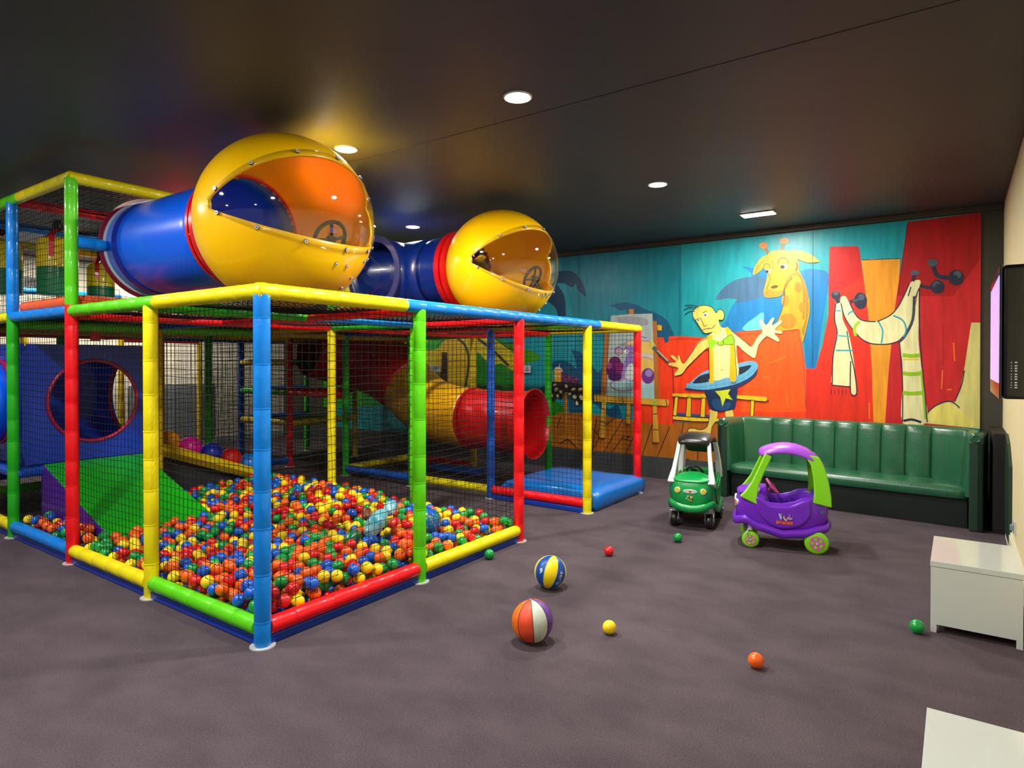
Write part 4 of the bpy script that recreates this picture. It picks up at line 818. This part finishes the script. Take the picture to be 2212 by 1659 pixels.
rotm = (ax_t @ Matrix.Rotation(math.radians(-16), 3, Vector((-math.sin(ca), math.cos(ca), 0))) @ Matrix.Rotation(ca-math.radians(22.5)-math.radians(3), 3, 'Z'))
vbt.matrix_world = Matrix.Translation(vb_loc) @ rotm.to_4x4()
wl_ = mat('lettering_white', rgb(200, 214, 226), .5)
def loc_dir(deg, lat): a = math.radians(deg); l = math.radians(lat); return Vector((math.cos(l)*math.cos(a), math.cos(l)*math.sin(a), math.sin(l)))
# local panel 0 (yellow) spans 0..45 deg facing the camera; the blue ones sit either side
sphere_text('aerial', .052, None, .107, loc_dir(66, -14), Vector((math.cos(math.radians(156)), math.sin(math.radians(156)), 0)), vbt, wl_)
sphere_text('9', .046, None, .107, loc_dir(-14, -4), (0, 0, 1), vbt, wl_, bold=.0015)
sphere_text('size', .014, None, .107, loc_dir(-16, 20), Vector((math.cos(math.radians(66)), math.sin(math.radians(66)), 0)), vbt, wl_)
bb_loc = Vector((.872, -1.138, .112)); cb = math.atan2(CAM.y-bb_loc.y, CAM.x-bb_loc.x)
bo = mat('rubber_orange', rgb(232, 112, 20), .5); br_ = mat('rubber_red', rgb(226, 74, 34), .5, noise_amt=.12, noise_scale=20); bw = mat('rubber_white', rgb(196, 206, 190), .5, noise_amt=.1, noise_scale=14); bp_ = mat('rubber_purple', rgb(104, 58, 150), .5, noise_amt=.12, noise_scale=20)
bt = striped_ball('basketball', bb_loc, .112, [bo, br_, bw, bp_], [(1, 0), (1, 1), (1, 2), (1, 3)]*2, (0, 0, 0), 0, 'worn basketball with orange, white and purple panels, on the carpet', dk)
bt.matrix_world = Matrix.Translation(bb_loc) @ (Matrix.Rotation(math.radians(4), 3, Vector((math.cos(cb), math.sin(cb), 0))) @ Matrix.Rotation(math.radians(-6), 3, Vector((-math.sin(cb), math.cos(cb), 0))) @ Matrix.Rotation(cb-math.radians(90)+math.radians(3), 3, 'Z')).to_4x4()
# big blue ball and crumpled inflatable toy lying in the pit
sea = mat('sea_ball', rgb(10, 84, 190), rough=.2, coat=.6, noise_amt=.4, noise_scale=14, col2=rgb(20, 130, 110), detail=2)
t = thing('play_ball', 'large shiny blue sea-patterned ball sunk in the ball pit behind the lime green post', 'ball', BIG[0][:3])
b = MB(); b.sphere((0, 0, 0), BIG[0][3], 32, 20); b.build('ball_skin', sea, t)
b = MB(); b.torus((0, 0, 0), (.5, .3, .8), BIG[0][3]*1.001, .002, 48, 6); b.torus((0, 0, 0), (.8, -.3, .4), BIG[0][3]*1.001, .002, 48, 6); b.build('seam', mat('seam_gold', rgb(200, 160, 60), .4), t)
t = thing('inflatable_toy', 'half deflated turquoise and brown inflatable toy sunk among the pit balls', 'inflatable toy', BIG[1][:3], math.radians(50))
t.scale = (1.25, 1.35, 1.35)
tq = mat('toy_turquoise', rgb(60, 168, 190), rough=.2, coat=.7, noise_amt=.4, noise_scale=12, col2=rgb(150, 205, 215), bump=.7, bump_scale=25); tb = mat('toy_brown', rgb(120, 66, 40), rough=.25, coat=.6, bump=.6, bump_scale=25); tgm = mat('toy_green', rgb(20, 110, 70), rough=.25, coat=.6, noise_amt=.5, noise_scale=20, bump=.6, bump_scale=25)
def lump(name, pts, rr, m_):
    b = MB(); b.tube(pts, rr, 18); o = b.build(name, m_, t, sub=1)
    for v in o.data.vertices: v.co += Vector((noise.noise(v.co*22), noise.noise(v.co*22+Vector((5, 1, 2))), noise.noise(v.co*22+Vector((9, 4, 7)))))*.012
lump('body', [(-.10, .06, -.04), (-.04, .02, .01), (.04, -.02, .03), (.12, -.05, .05)], [.03, .055, .05, .03], tq)
lump('head', [(.12, -.07, .03), (.18, -.09, .07), (.24, -.12, .08)], [.03, .045, .025], tq)
lump('tail_fin', [(-.06, .10, -.02), (-.16, .14, -.01), (-.24, .17, -.03)], [.02, .05, .02], tgm)
lump('fin', [(.02, .05, .03), (.08, .06, .07), (.13, .04, .05)], [.02, .035, .02], tb)
lump('fin', [(-.02, -.07, .0), (.03, -.10, .0), (.10, -.12, .01)], [.02, .03, .02], mat('toy_red', rgb(190, 36, 30), .3, coat=.5))

# ------------------------------------------------------------------ toy cars
def interp(tab, x):
    if x <= tab[0][0]: return tab[0][1]
    for (a, c), (a2, c2) in zip(tab, tab[1:]):
        if x <= a2:
            t = (x-a)/(a2-a); t = t*t*(3-2*t); return c+(c2-c)*t
    return tab[-1][1]
def toy_car(loc, rotz, lab, cb_, c_roof, c_pil, c_wh, c_hub, c_str, c_lamp, name='toy_car'):
    t = thing(name, lab, 'toy car', loc, rotz)
    A, B_ = .35, .205; CX = .015; N = 72
    belt = [(-.36, .455), (-.25, .44), (-.17, .43), (-.02, .375), (.1, .372), (.2, .43), (.3, .438), (.37, .42)]
    bot = [(-.36, .19), (-.28, .16), (-.12, .12), (.02, .105), (.18, .15), (.3, .205), (.37, .215)]
    def outl(k, s_=1.0, p=.5):
        a = 2*PI*k/N; cx, sx = math.cos(a), math.sin(a)
        return Vector((CX+A*s_*math.copysign(abs(cx)**p, cx), B_*s_*math.copysign(abs(sx)**p, sx), 0))
    def zbot(o): return interp(bot, o.x)-.058*min(1, max(0, (o.x-.27)/.07))*(1-min(1, abs(o.y)/B_)**1.8)
    secs = []
    lv = [(0, .86), (.06, .95), (.2, .985), (.5, 1.0), (.8, .985), (.95, .965), (1.0, .95)]
    for f, s_ in lv:
        q = []
        for k in range(N):
            o = outl(k, 1); z0 = zbot(o)+.03; z1 = interp(belt, o.x); fr = max(0, (o.x-.22)/.15)*.25
            o = outl(k, s_-(.06*f*f*fr)); q.append(Vector((o.x, o.y, z0+(z1-z0)*f)))
        secs.append(q)
    for s_, dz in ((.925, .006), (.895, .0), (.86, -.03), (.83, None)):
        q = []
        for k in range(N):
            o = outl(k, s_); z1 = interp(belt, outl(k).x); q.append(Vector((o.x, o.y, z1+dz if dz is not None else .2)))
        secs.append(q)
    b = MB(); b.loft(secs, True); body = b.build('body', cb_, t, auto=60)
    # bumper skirt
    P = []
    for k in range(N):
        o = outl(k, 1.0); P.append(Vector((o.x, o.y, zbot(o)+.03)))
    b = MB(); ss = []
    for k in range(N):
        o = P[k]; d = (P[(k+1) % N]-P[k-1]); d.z = 0; d.normalize(); nn = Vector((d.y, -d.x, 0)); ss.append([o+nn*.022*math.cos(a)+Vector((0, 0, .034*math.sin(a))) for a in [2*PI*i/12 for i in range(12)]])
    b.loft(ss, False, 0, True); b.build('bumper', cb_, t)
    b = MB(); b.add([(-.26, -.13, .12), (.3, -.13, .14), (.3, .13, .14), (-.26, .13, .12), (-.26, -.15, .22), (.3, -.15, .24), (.3, .15, .24), (-.26, .15, .22)], [(0, 3, 2, 1), (4, 5, 6, 7), (0, 1, 5, 4), (1, 2, 6, 5), (2, 3, 7, 6), (3, 0, 4, 7)]); b.build('underbody', cb_, t, smooth=False, bevel=.02)
    # hood: domed cap over the front
    b = MB(); Ks = [k for k in range(-18, 19) if outl(k % N).x > .125]; C0 = Vector((.125, 0, 0)); vv = []; nr = 12
    ends = [Vector((.125, -B_*.955, 0))]+[outl(k % N, .965) for k in Ks]+[Vector((.125, B_*.955, 0))]
    for q in ends:
        zr = interp(belt, q.x)
        for i in range(nr+1):
            s2 = 1-i/nr; p = C0+(q-C0)*s2; vv.append((p.x, p.y, zr+.008+(.482-zr)*(1-s2**2.3)))
    m1 = nr+1; b.add(vv, [(a_*m1+i, (a_+1)*m1+i, (a_+1)*m1+i+1, a_*m1+i+1) for a_ in range(len(ends)-1) for i in range(nr)])
    hd = b.build('hood', cb_, t, auto=60); hs = hd.modifiers.new('s', 'SOLIDIFY'); hs.thickness = .012; hs.offset = -1
    b = MB(); b.box((.115, -.17, .24), (.135, .17, .40)); b.build('dashboard', cb_, t, smooth=False, bevel=.006)
    b = MB(); b.box((-.27, -.15, .2), (-.10, .15, .27)); b.box((-.30, -.14, .26), (-.25, .14, .47)); b.build('seat', cb_, t, smooth=False, bevel=.02, bseg=3)
    # door: raised panel following the body side, with its groove
    for sy in (1, -1):
        dv = []; nx2, nz2 = 22, 8
        for i in range(nx2+1):
            u_ = i/nx2; x = -.19+.40*u_
            for j in range(nz2+1):
                f = j/nz2; zb = interp(bot, x)+.075+.10*(abs(u_-.5)*2)**4; ztp = interp(belt, x)-.012; a = (x-CX)/A; y = B_*(1-abs(a)**4)**.25*(1.0-.012*f)+.004
                dv.append((x, sy*y, zb+(ztp-zb)*f))
        o = mk('door', dv, [(i*(nz2+1)+j, (i+1)*(nz2+1)+j, (i+1)*(nz2+1)+j+1, i*(nz2+1)+j+1) for i in range(nx2) for j in range(nz2)], cb_, t); fixn(o); m_ = o.modifiers.new('s', 'SOLIDIFY'); m_.thickness = .008; m_.offset = 0
    # pillars
    def pillar(nm, pts, wv, tv, ws, ths):
        b = MB(); ss = []
        for p, w_, th in zip(pts, ws, ths):
            p = Vector(p); a = Vector(wv)*w_/2; c = Vector(tv)*th/2; ss.append([p-a-c, p+a-c, p+a+c, p-a+c])
        b.loft(ss, True); b.build(nm, c_pil, t, auto=60, bevel=.008, bseg=3)
    for sy in (1, -1):
        pillar('front_pillar', [(.265, sy*.178, .385), (.25, sy*.176, .43), (.215, sy*.163, .52), (.165, sy*.146, .64), (.115, sy*.132, .755)], (.9, 0, .42), (0, 1, 0), (.15, .105, .062, .055, .06), (.062, .055, .04, .036, .034))
        pillar('rear_pillar', [(-.275, sy*.182, .385), (-.278, sy*.178, .46), (-.268, sy*.168, .57), (-.245, sy*.155, .68), (-.20, sy*.14, .765)], (.97, 0, .2), (0, 1, 0), (.135, .125, .115, .105, .12), (.05, .05, .045, .04, .035))
        b = MB(); b.box((-.36, sy*.10-.05, .42), (-.335, sy*.10+.05, .60))
    # roof
    prof_ = [(-.315, .665, .10, .02), (-.30, .70, .145, .034), (-.26, .755, .165, .038), (-.19, .81, .17, .036), (-.10, .845, .168, .034), (0, .852, .163, .032), (.09, .835, .155, .03), (.155, .81, .145, .028), (.185, .795, .12, .02)]
    b = MB(); ss = []
    for x, z, hw, th in prof_:
        q = []
        for k in range(28):
            a = 2*PI*k/28; cx, sx = math.cos(a), math.sin(a); yy = hw*math.copysign(abs(cx)**.5, cx); q.append((x, yy, z-.038+th*math.copysign(abs(sx)**.8, sx)-.03*(abs(yy)/.17)**3))
        ss.append(q)
    b.loft(ss, True); b.build('roof', c_roof, t, auto=70, sub=1)
    # wheels
    def wheel(x, y, r, w_, front, sy):
        b = MB(); pr = [(.0, .80), (.004, .92), (.012, 1), (w_-.012, 1), (w_-.004, .92), (w_, .80)]
        b.tube([(0, -w_/2+a, 0) for a, _ in pr], [r*q for _, q in pr], 36)
        wv = b.build('front_wheel' if front else 'rear_wheel', c_wh, t, auto=35); wv.location = (x, y, r)
        b = MB()
        for s2 in (1, -1):
            b.disc((0, s2*(w_/2-.006), 0), (0, s2, 0), r*.62, .010, 28)
            for k in range(5):
                a = 2*PI*k/5; b.disc((r*.38*math.cos(a), s2*(w_/2+.003), r*.38*math.sin(a)), (0, s2, 0), r*.15, .003, 12, 1)
            b.disc((0, s2*(w_/2+.002), 0), (0, s2, 0), r*.12, .008, 12, 2)
        b.build('hub', [c_hub, c_wh, bolt_m], wv, auto=30)
    for sy in (1, -1):
        wheel(-.235, sy*.185, .088, .062, False, sy)
        wheel(.25, sy*.155, .066, .06, True, sy)
        b = MB(); yo = sy*.155; b.tube([(.25, yo, .2), (.25, yo+.0, .155), (.27, yo+.034, .145), (.285, yo+.04, .12), (.27, yo+.04, .072), (.25, yo+.04, .066)], .0045, 8); b.tube([(.27, yo+.034, .145), (.27, yo-.036, .145), (.25, yo-.04, .066)], .0045, 8); b.tube([(.25, yo, .14), (.25, yo, .2)], .02, 12)
        b.build('caster_bracket', bolt_m, t)
    b = MB(); b.torus((.075, 0, .475), (-.80, 0, .6), .072, .010, 32, 10)
    for k in range(3):
        a = 2*PI*k/3; u_ = Vector((0, 1, 0)); v_ = Vector((-.6, 0, -.8)); b.tube([Vector((.075, 0, .475))+(u_*math.cos(a)+v_*math.sin(a))*.07, (.085, 0, .465)], .008, 8)
    b.tube([(.08, 0, .47), (.14, 0, .41)], .012, 10); b.disc((.07, 0, .479), (-.8, 0, .6), .024, .01, 18); b.build('steering_wheel', c_str, t)
    # lamps, grille badge
    fx = CX+A*.992
    for sy in (1, -1):
        b = MB(); nl = Vector((1, sy*.3, .06)).normalized(); pl_ = Vector((.355, sy*.112, .352)); b.disc(pl_-nl*.006, nl, .026, .014, 24); b.disc(pl_+nl*.008, nl, .019, .003, 24, 1); b.build('headlight', [mat('lamp_white', rgb(232, 236, 226), .3), c_lamp], t, auto=30)
    b = MB()
    b.loft([[(fx-.004+dx, .062*s_*math.copysign(abs(math.cos(a))**.9, math.cos(a)), .345+.018*s_*math.sin(a)) for a in [2*PI*i/28 for i in range(28)]] for dx, s_ in ((0, 1), (.008, 1), (.010, .9))], True)
    b.disc((fx+.005, 0, .345), (1, 0, 0), .012, .003, 16, 1); b.build('badge', [mat('badge_silver', rgb(206, 212, 208), .3), mat('badge_red', rgb(214, 90, 80), .4)], t, auto=30)
    return t, fx
def sticker(parent, pts_list, frame):
    """flat printed sticker: list of (polygon, colour) in metres on a frame (origin, right, up, out)"""
    o_, r_, u_, n_ = [Vector(q) for q in frame]; vs, fs, mi, ms = [], [], [], []
    for k, (poly, c) in enumerate(pts_list):
        m_ = mat('print_%d_%d_%d' % c, rgb(*c), .4); ms.append(m_) if m_ not in ms else None
        n0 = len(vs); vs += [o_+r_*x+u_*y+n_*(.0004*k) for x, y in poly]; tri = tessellate_polygon([[Vector((x, y, 0)) for x, y in poly]]); fs += [tuple(n0+i for i in q) for q in tri]; mi += [ms.index(m_)]*len(tri)
    o = mk('sticker', vs, fs, ms, parent, False, mi); return o
def circ(x, y, r, ry=None, n=14): ry = ry or r; return [(x+r*math.cos(2*PI*i/n), y+ry*math.sin(2*PI*i/n)) for i in range(n)]
pl = lambda n_, c: mat('plastic_'+n_, c, rough=.33, coat=.15, coat_rough=.2)
purple, limep, green_, white_, black_ = pl('purple', rgb(112, 36, 196)), pl('lime', rgb(128, 214, 8)), pl('green', rgb(12, 158, 74)), pl('white', rgb(226, 228, 228)), pl('black', rgb(26, 24, 24))
pinkish = pl('pink', rgb(226, 84, 160))
car1, fx = toy_car((3.575, -1.83, 0), math.radians(106.5), 'purple toy ride-in car with lime green pillars and wheels, in front of the sofa', purple, pl('violet', rgb(160, 76, 214)), limep, limep, pl('hub_pink', rgb(214, 96, 176)), pinkish, mat('lamp_red', rgb(220, 110, 100), .3))
car2, fx = toy_car((3.93, -.985, 0), math.radians(191), 'green toy ride-in car with black roof and white pillars, by the sofa end', green_, black_, white_, black_, pl('hub_blue', rgb(96, 140, 190)), black_, mat('lamp_yellow', rgb(238, 206, 10), .3))
# stickers: generic garden picture on the purple door, leafy picture on the green front
sd = [([(-.06, -.04), (.06, -.045), (.065, -.015), (.0, -.02), (-.062, -.012)], (196, 70, 60))]
sd += [(circ(-.052, -.033, .008), (214, 150, 30)), (circ(-.005, -.034, .008), (230, 120, 40)), (circ(.028, -.036, .008), (230, 110, 50)), (circ(.052, -.028, .009), (214, 100, 50)), (circ(-.03, -.028, .008), (200, 90, 80)), ([(-.045, .04), (-.036, .042), (-.018, .012), (-.022, -.006), (-.032, -.002)], (160, 200, 214)), ([(.015, .012), (.03, .022), (.055, .014), (.06, .0), (.03, -.006), (.012, .0)], (176, 130, 190)), ([(.026, .04), (.044, .04), (.042, .016), (.03, .016)], (140, 100, 180)), (circ(-.004, .018, .008), (206, 140, 40)), ([(-.012, .008), (.0, .010), (.02, -.012), (.01, -.016)], (220, 200, 160)), ([(.056, .03), (.064, .032), (.062, .022)], (90, 180, 120)), ([(-.03, .036), (-.024, .042), (-.02, .034), (-.025, .03)], (220, 190, 60))]
sticker(car1, sd, ((.0, .2165, .262), (-1, 0, 0), (0, 0, 1), (0, 1, 0)))
sd2 = [(circ(-.002, -.008, .022, .024), (36, 30, 20)), ([(-.024, .012), (-.008, .0), (.002, -.028), (-.012, -.030), (-.024, -.012)], (90, 170, 40)), (circ(.010, .012, .013, .012), (214, 186, 70)), (circ(-.018, .018, .007), (220, 226, 226)), (circ(-.032, -.002, .006), (214, 230, 230)), ([(.0, -.004), (.014, -.008), (.016, -.026), (.004, -.028)], (190, 140, 60)), (circ(.008, .003, .006, .004), (230, 200, 170))]
sticker(car2, sd2, ((fx+.0055, 0, .285), (0, 1, 0), (0, 0, 1), (1, 0, 0)))
for c_ in (car1,):
    b = MB(); b.disc((-.27, .207, .335), (0, 1, 0), .010, .004, 16); b.build('fuel_cap', pl('teal', rgb(10, 120, 110)), c_, auto=30)

# ------------------------------------------------------------------ curved banquette sofa
leather = mat('green_leather', rgb(34, 92, 62), rough=.3, spec=.6, coat=.12, coat_rough=.25, noise_amt=.12, noise_scale=3, bump=.12, bump_scale=90); base_m = mat('sofa_base', rgb(20, 30, 28), .6); lead2 = mat('green_leather_dark', rgb(30, 58, 44), .38)
SO = thing('banquette_sofa', 'dark green leather banquette sofa with channelled curved back below the mural', 'sofa', (4.97, -3.2, 0), math.atan2(2.4, .20))
# local: x along the front (from the right end to the left end), y = -depth (towards the wall is -y)
SL_, SD = 2.40, .60
def plan(s_):
    """inner face of the back; s_ 0..1 from right arm front to left arm front"""
    rc = .34; x0, x1, yb = .10, SL_-.10, -SD+.10
    seg = [abs(yb)-rc-.0, rc*PI/2, (x1-x0)-2*rc, rc*PI/2, abs(yb)-rc]; tot = sum(seg); d = s_*tot
    if d < seg[0]: return Vector((x0, -d, 0)), Vector((1, 0, 0))
    d -= seg[0]
    if d < seg[1]: a = d/rc; return Vector((x0+rc-rc*math.cos(a), -seg[0]-rc*math.sin(a), 0)), Vector((math.cos(a), math.sin(a), 0))
    d -= seg[1]
    if d < seg[2]: return Vector((x0+rc+d, yb, 0)), Vector((0, 1, 0))
    d -= seg[2]
    if d < seg[3]: a = d/rc; return Vector((x1-rc+rc*math.sin(a), yb+rc-rc*math.cos(a), 0)), Vector((-math.sin(a), math.cos(a), 0))
    d -= seg[3]; return Vector((x1, -seg[4]+d, 0)), Vector((-1, 0, 0))
rc = .34; tot = 2*(.50-rc)+rc*PI+(SL_-.2-2*rc); e1 = (.5-rc+rc*PI/2)/tot; seams = [0, e1*.52, e1]+[e1+(1-2*e1)*k/7 for k in range(1, 7)]+[1-e1, 1-e1*.52, 1]
seams = sorted(set(round(q, 5) for q in seams))
prof_b = [(.035, .30), (.045, .40), (.035, .55), (.022, .70), (.012, .80), (.004, .845), (-.018, .872), (-.05, .878), (-.078, .865), (-.095, .83), (-.10, .6), (-.10, .0)]
for k in range(len(seams)-1):
    s0, s1 = seams[k], seams[k+1]; ss = []; nn = 14
    for i in range(nn+1):
        u_ = i/nn; p, nrm = plan(s0+(s1-s0)*u_*.9999); pf = (math.sin(PI*u_) ** .45 if 0 < u_ < 1 else 0); q = []
        for j, (dn, z) in enumerate(prof_b):
            bz = pf*(.024 if j < 6 else .012 if j < 9 else 0)-.012; low = .0 if j < 9 else 0
            q.append(p+nrm*(dn+(bz if j < 9 else 0))+Vector((0, 0, z-(.006*(1-pf) if j in (6, 7) else 0))))
        q.append(p+nrm*(-.02)+Vector((0, 0, .0))); q.append(p+nrm*(-.02)+Vector((0, 0, .3)))
        ss.append(q)
    b = MB(); b.loft(ss, True); b.build('back_panel', leather, SO, auto=70)
# seat cushion following the inner plan
fr = .0; N2 = 60; inner = [plan(i/N2*.9999)[0]+plan(i/N2*.9999)[1]*.02 for i in range(N2+1)]
fl = [Vector((x, -.035+.02*0, 0)) for x in [SL_-.13-(SL_-.26)*i/24 for i in range(25)]]
loop = [p for p in inner if p.y < -.05]+fl
cen = Vector((SL_/2, -SD*.45, 0))
def shr(p, k): return Vector((p.x+(cen.x-p.x)*k*.25, p.y+(cen.y-p.y)*k, 0))
ss = []
for z, k in ((.265, .03), (.28, 0), (.33, -.01), (.355, .03), (.37, .12), (.378, .3), (.382, .6), (.383, .9)):
    ss.append([shr(p, k)+Vector((0, 0, z)) for p in loop])
b = MB(); b.loft(ss, True); b.build('seat_cushion', leather, SO, auto=75)
b = MB(); b.add([(.12, -.10, 0), (SL_-.12, -.10, 0), (SL_-.12, -SD+.1, 0), (.12, -SD+.1, 0), (.12, -.07, .27), (SL_-.12, -.07, .27), (SL_-.12, -SD+.1, .27), (.12, -SD+.1, .27)], [(3, 2, 1, 0), (4, 5, 6, 7), (0, 1, 5, 4), (1, 2, 6, 5), (2, 3, 7, 6), (3, 0, 4, 7)]); b.build('plinth', base_m, SO, smooth=False, bevel=.004)
for x0_, x1_ in ((-.0, .105), (SL_-.105, SL_)):
    b = MB(); xs_ = x0_ if x0_ < .1 else x1_-.055
    b.box((xs_, -SD+.02, 0), (xs_+.055, .012, .845)); b.box((x0_, -.12, 0), (x1_, .012, .80)); b.build('arm_front', lead2, SO, smooth=False, bevel=.012, bseg=3)
    b = MB(); cx_ = (x0_+x1_)/2; b.tube([(cx_, -.16, .83), (cx_, .0, .83), (cx_, .02, .83)], [.052, .052, .035], 24); b.torus((cx_, .02, .83), (0, 1, 0), .03, .006, 20, 8); b.build('arm_roll', leather, SO)
    b = MB(); xe = x0_-.0 if x0_ < .1 else x1_
b = MB(); b.box((0, -SD-.02, 0), (SL_, -SD+.03, .83)); b.build('back_board', lead2, SO, smooth=False, bevel=.01)

# low black cabinet in the corner between sofa and cream wall
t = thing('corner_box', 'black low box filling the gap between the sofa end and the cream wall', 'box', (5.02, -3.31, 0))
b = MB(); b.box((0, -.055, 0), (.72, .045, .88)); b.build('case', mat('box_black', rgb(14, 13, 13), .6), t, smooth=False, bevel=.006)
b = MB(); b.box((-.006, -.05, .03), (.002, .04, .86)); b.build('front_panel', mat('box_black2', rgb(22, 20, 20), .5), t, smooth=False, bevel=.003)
t = thing('wall_panel', 'dark green panel leaning flat on the cream wall beside the sofa', 'panel', (4.55, WR+.012, .05))
b = MB(); b.add([(-.12, -.01, 0), (.4, -.01, 0), (.4, -.01, .84), (.14, -.01, .78), (-.12, -.01, .62), (-.12, .01, 0), (.4, .01, 0), (.4, .01, .84), (.14, .01, .78), (-.12, .01, .62)], [(0, 1, 2, 3, 4), (9, 8, 7, 6, 5), (0, 5, 6, 1), (1, 6, 7, 2), (2, 7, 8, 3), (3, 8, 9, 4), (4, 9, 5, 0)]); b.build('board', lead2, t, smooth=False)

# ------------------------------------------------------------------ white cabinets
wc = mat('white_lacquer', rgb(200, 206, 202), rough=.12, spec=.6, coat=.3, coat_rough=.05)
def cabinet(x, y, lx, ly, h, lab):
    t = thing('cabinet', lab, 'cabinet', (x, y, 0), 0, 'low white cabinets by the cream wall')
    b = MB(); b.box((0, 0, h-.03), (lx, ly, h)); b.build('top_panel', wc, t, smooth=False, bevel=.0015)
    for xa in (.002, lx-.02):
        b = MB(); b.box((xa, .002, .045), (xa+.018, ly-.002, h-.032)); b.build('side_panel', wc, t, smooth=False, bevel=.001)
    for k in range(2):
        b = MB(); b.box((.02+k*(lx-.04)/2+.002, ly-.022, .05), (.02+(k+1)*(lx-.04)/2-.002, ly-.004, h-.034)); d_ = b.build('door', wc, t, smooth=False, bevel=.001)
    b = MB(); b.box((.02, .004, .045), (lx-.02, .02, h-.03)); b.box((.02, .02, .045), (lx-.02, ly-.022, .065)); b.build('back_panel', wc, t, smooth=False)
    for a, c in ((.002, .002), (.002, ly-.03), (lx-.03, .002), (lx-.03, ly-.03)):
        b = MB(); b.box((a, c, 0), (a+.028, c+.028, .046)); b.build('foot', wc, t, smooth=False)
t = thing('wall_vent', 'small dark slatted vent on the white wall seen through the upper tower', 'vent', (1.54, WL-.015, 2.66))
b = MB(); b.box((-.17, -.01, -.07), (.17, .015, .07)); b.build('frame', mat('vent_grey', rgb(120, 122, 120), .5), t, smooth=False)
for k in range(9):
    b = MB(); b.box((-.15+k*.034, -.016, -.055), (-.135+k*.034, -.009, .055)); b.build('slat', mat('vent_black', rgb(24, 24, 24), .5), t, smooth=False)
cabinet(2.262, -3.30, .62, .41, .398, 'glossy white low cabinet with the green ball at its foot')
cabinet(-.18, -3.34, .63, .405, .40, 'glossy white low cabinet cut off by the bottom right corner of the photo')

# ------------------------------------------------------------------ wall television
t = thing('television', 'black flat television with lilac lit screen mounted on the cream wall', 'television', (2.05, -3.17, 1.64))
tvb = mat('tv_black', rgb(10, 11, 14), rough=.18, coat=.4)
b = MB(); b.box((-.46, -.115, -.295), (.50, 0, .305)); b.build('housing', tvb, t, smooth=False, bevel=.02, bseg=4)
b = MB(); b.box((-.36, -.165, -.23), (.40, -.10, .23)); b.build('back_cover', mat('tv_back', rgb(16, 16, 18), .5), t, smooth=False, bevel=.03, bseg=3)
b = MB(); b.box((-.462, -.001, -.297), (.502, .008, .307)); b.build('bezel', mat('tv_bezel', rgb(8, 8, 10), rough=.08, coat=.8), t, smooth=False, bevel=.004)
scr = mat('tv_screen', rgb(170, 160, 220), rough=.12, emit=1.0)
b = MB(); b.box((-.42, .007, -.225), (.46, .0095, .262)); b.build('screen', scr, t, smooth=False)
b = MB()
for k in range(10): b.box((-.4665, -.055, -.245+k*.011+.004*(k//3)), (-.4595, -.046, -.239+k*.011+.004*(k//3))); b.box((-.4665, -.036, -.245+k*.011+.004*(k//3)), (-.4595, -.033, -.24+k*.011+.004*(k//3)))
b.build('side_marking', mat('tv_print', rgb(190, 196, 200), .5), t, smooth=False)
b = MB(); b.box((-.05, -.195, -.1), (.1, -.16, .1)); b.build('wall_bracket', tvb, t, smooth=False)
b = MB(); b.tube([(-.2, -.14, -.24), (-.23, -.16, -.33), (-.28, -.17, -.36), (-.32, -.16, -.30), (-.33, -.14, -.23)], .003, 6); b.build('cable', tvb, t)
# power socket on the cream wall
t = thing('wall_socket', 'small white power socket low on the cream wall above the skirting', 'socket', (4.05, WR, .27))
b = MB(); b.box((-.04, 0, -.05), (.04, .012, .05)); b.build('plate', wc, t, smooth=False, bevel=.003)
b = MB(); b.box((-.02, .011, -.02), (.02, .035, .02)); b.build('plug', mat('plug_grey', rgb(120, 140, 160), .4), t, smooth=False, bevel=.004)
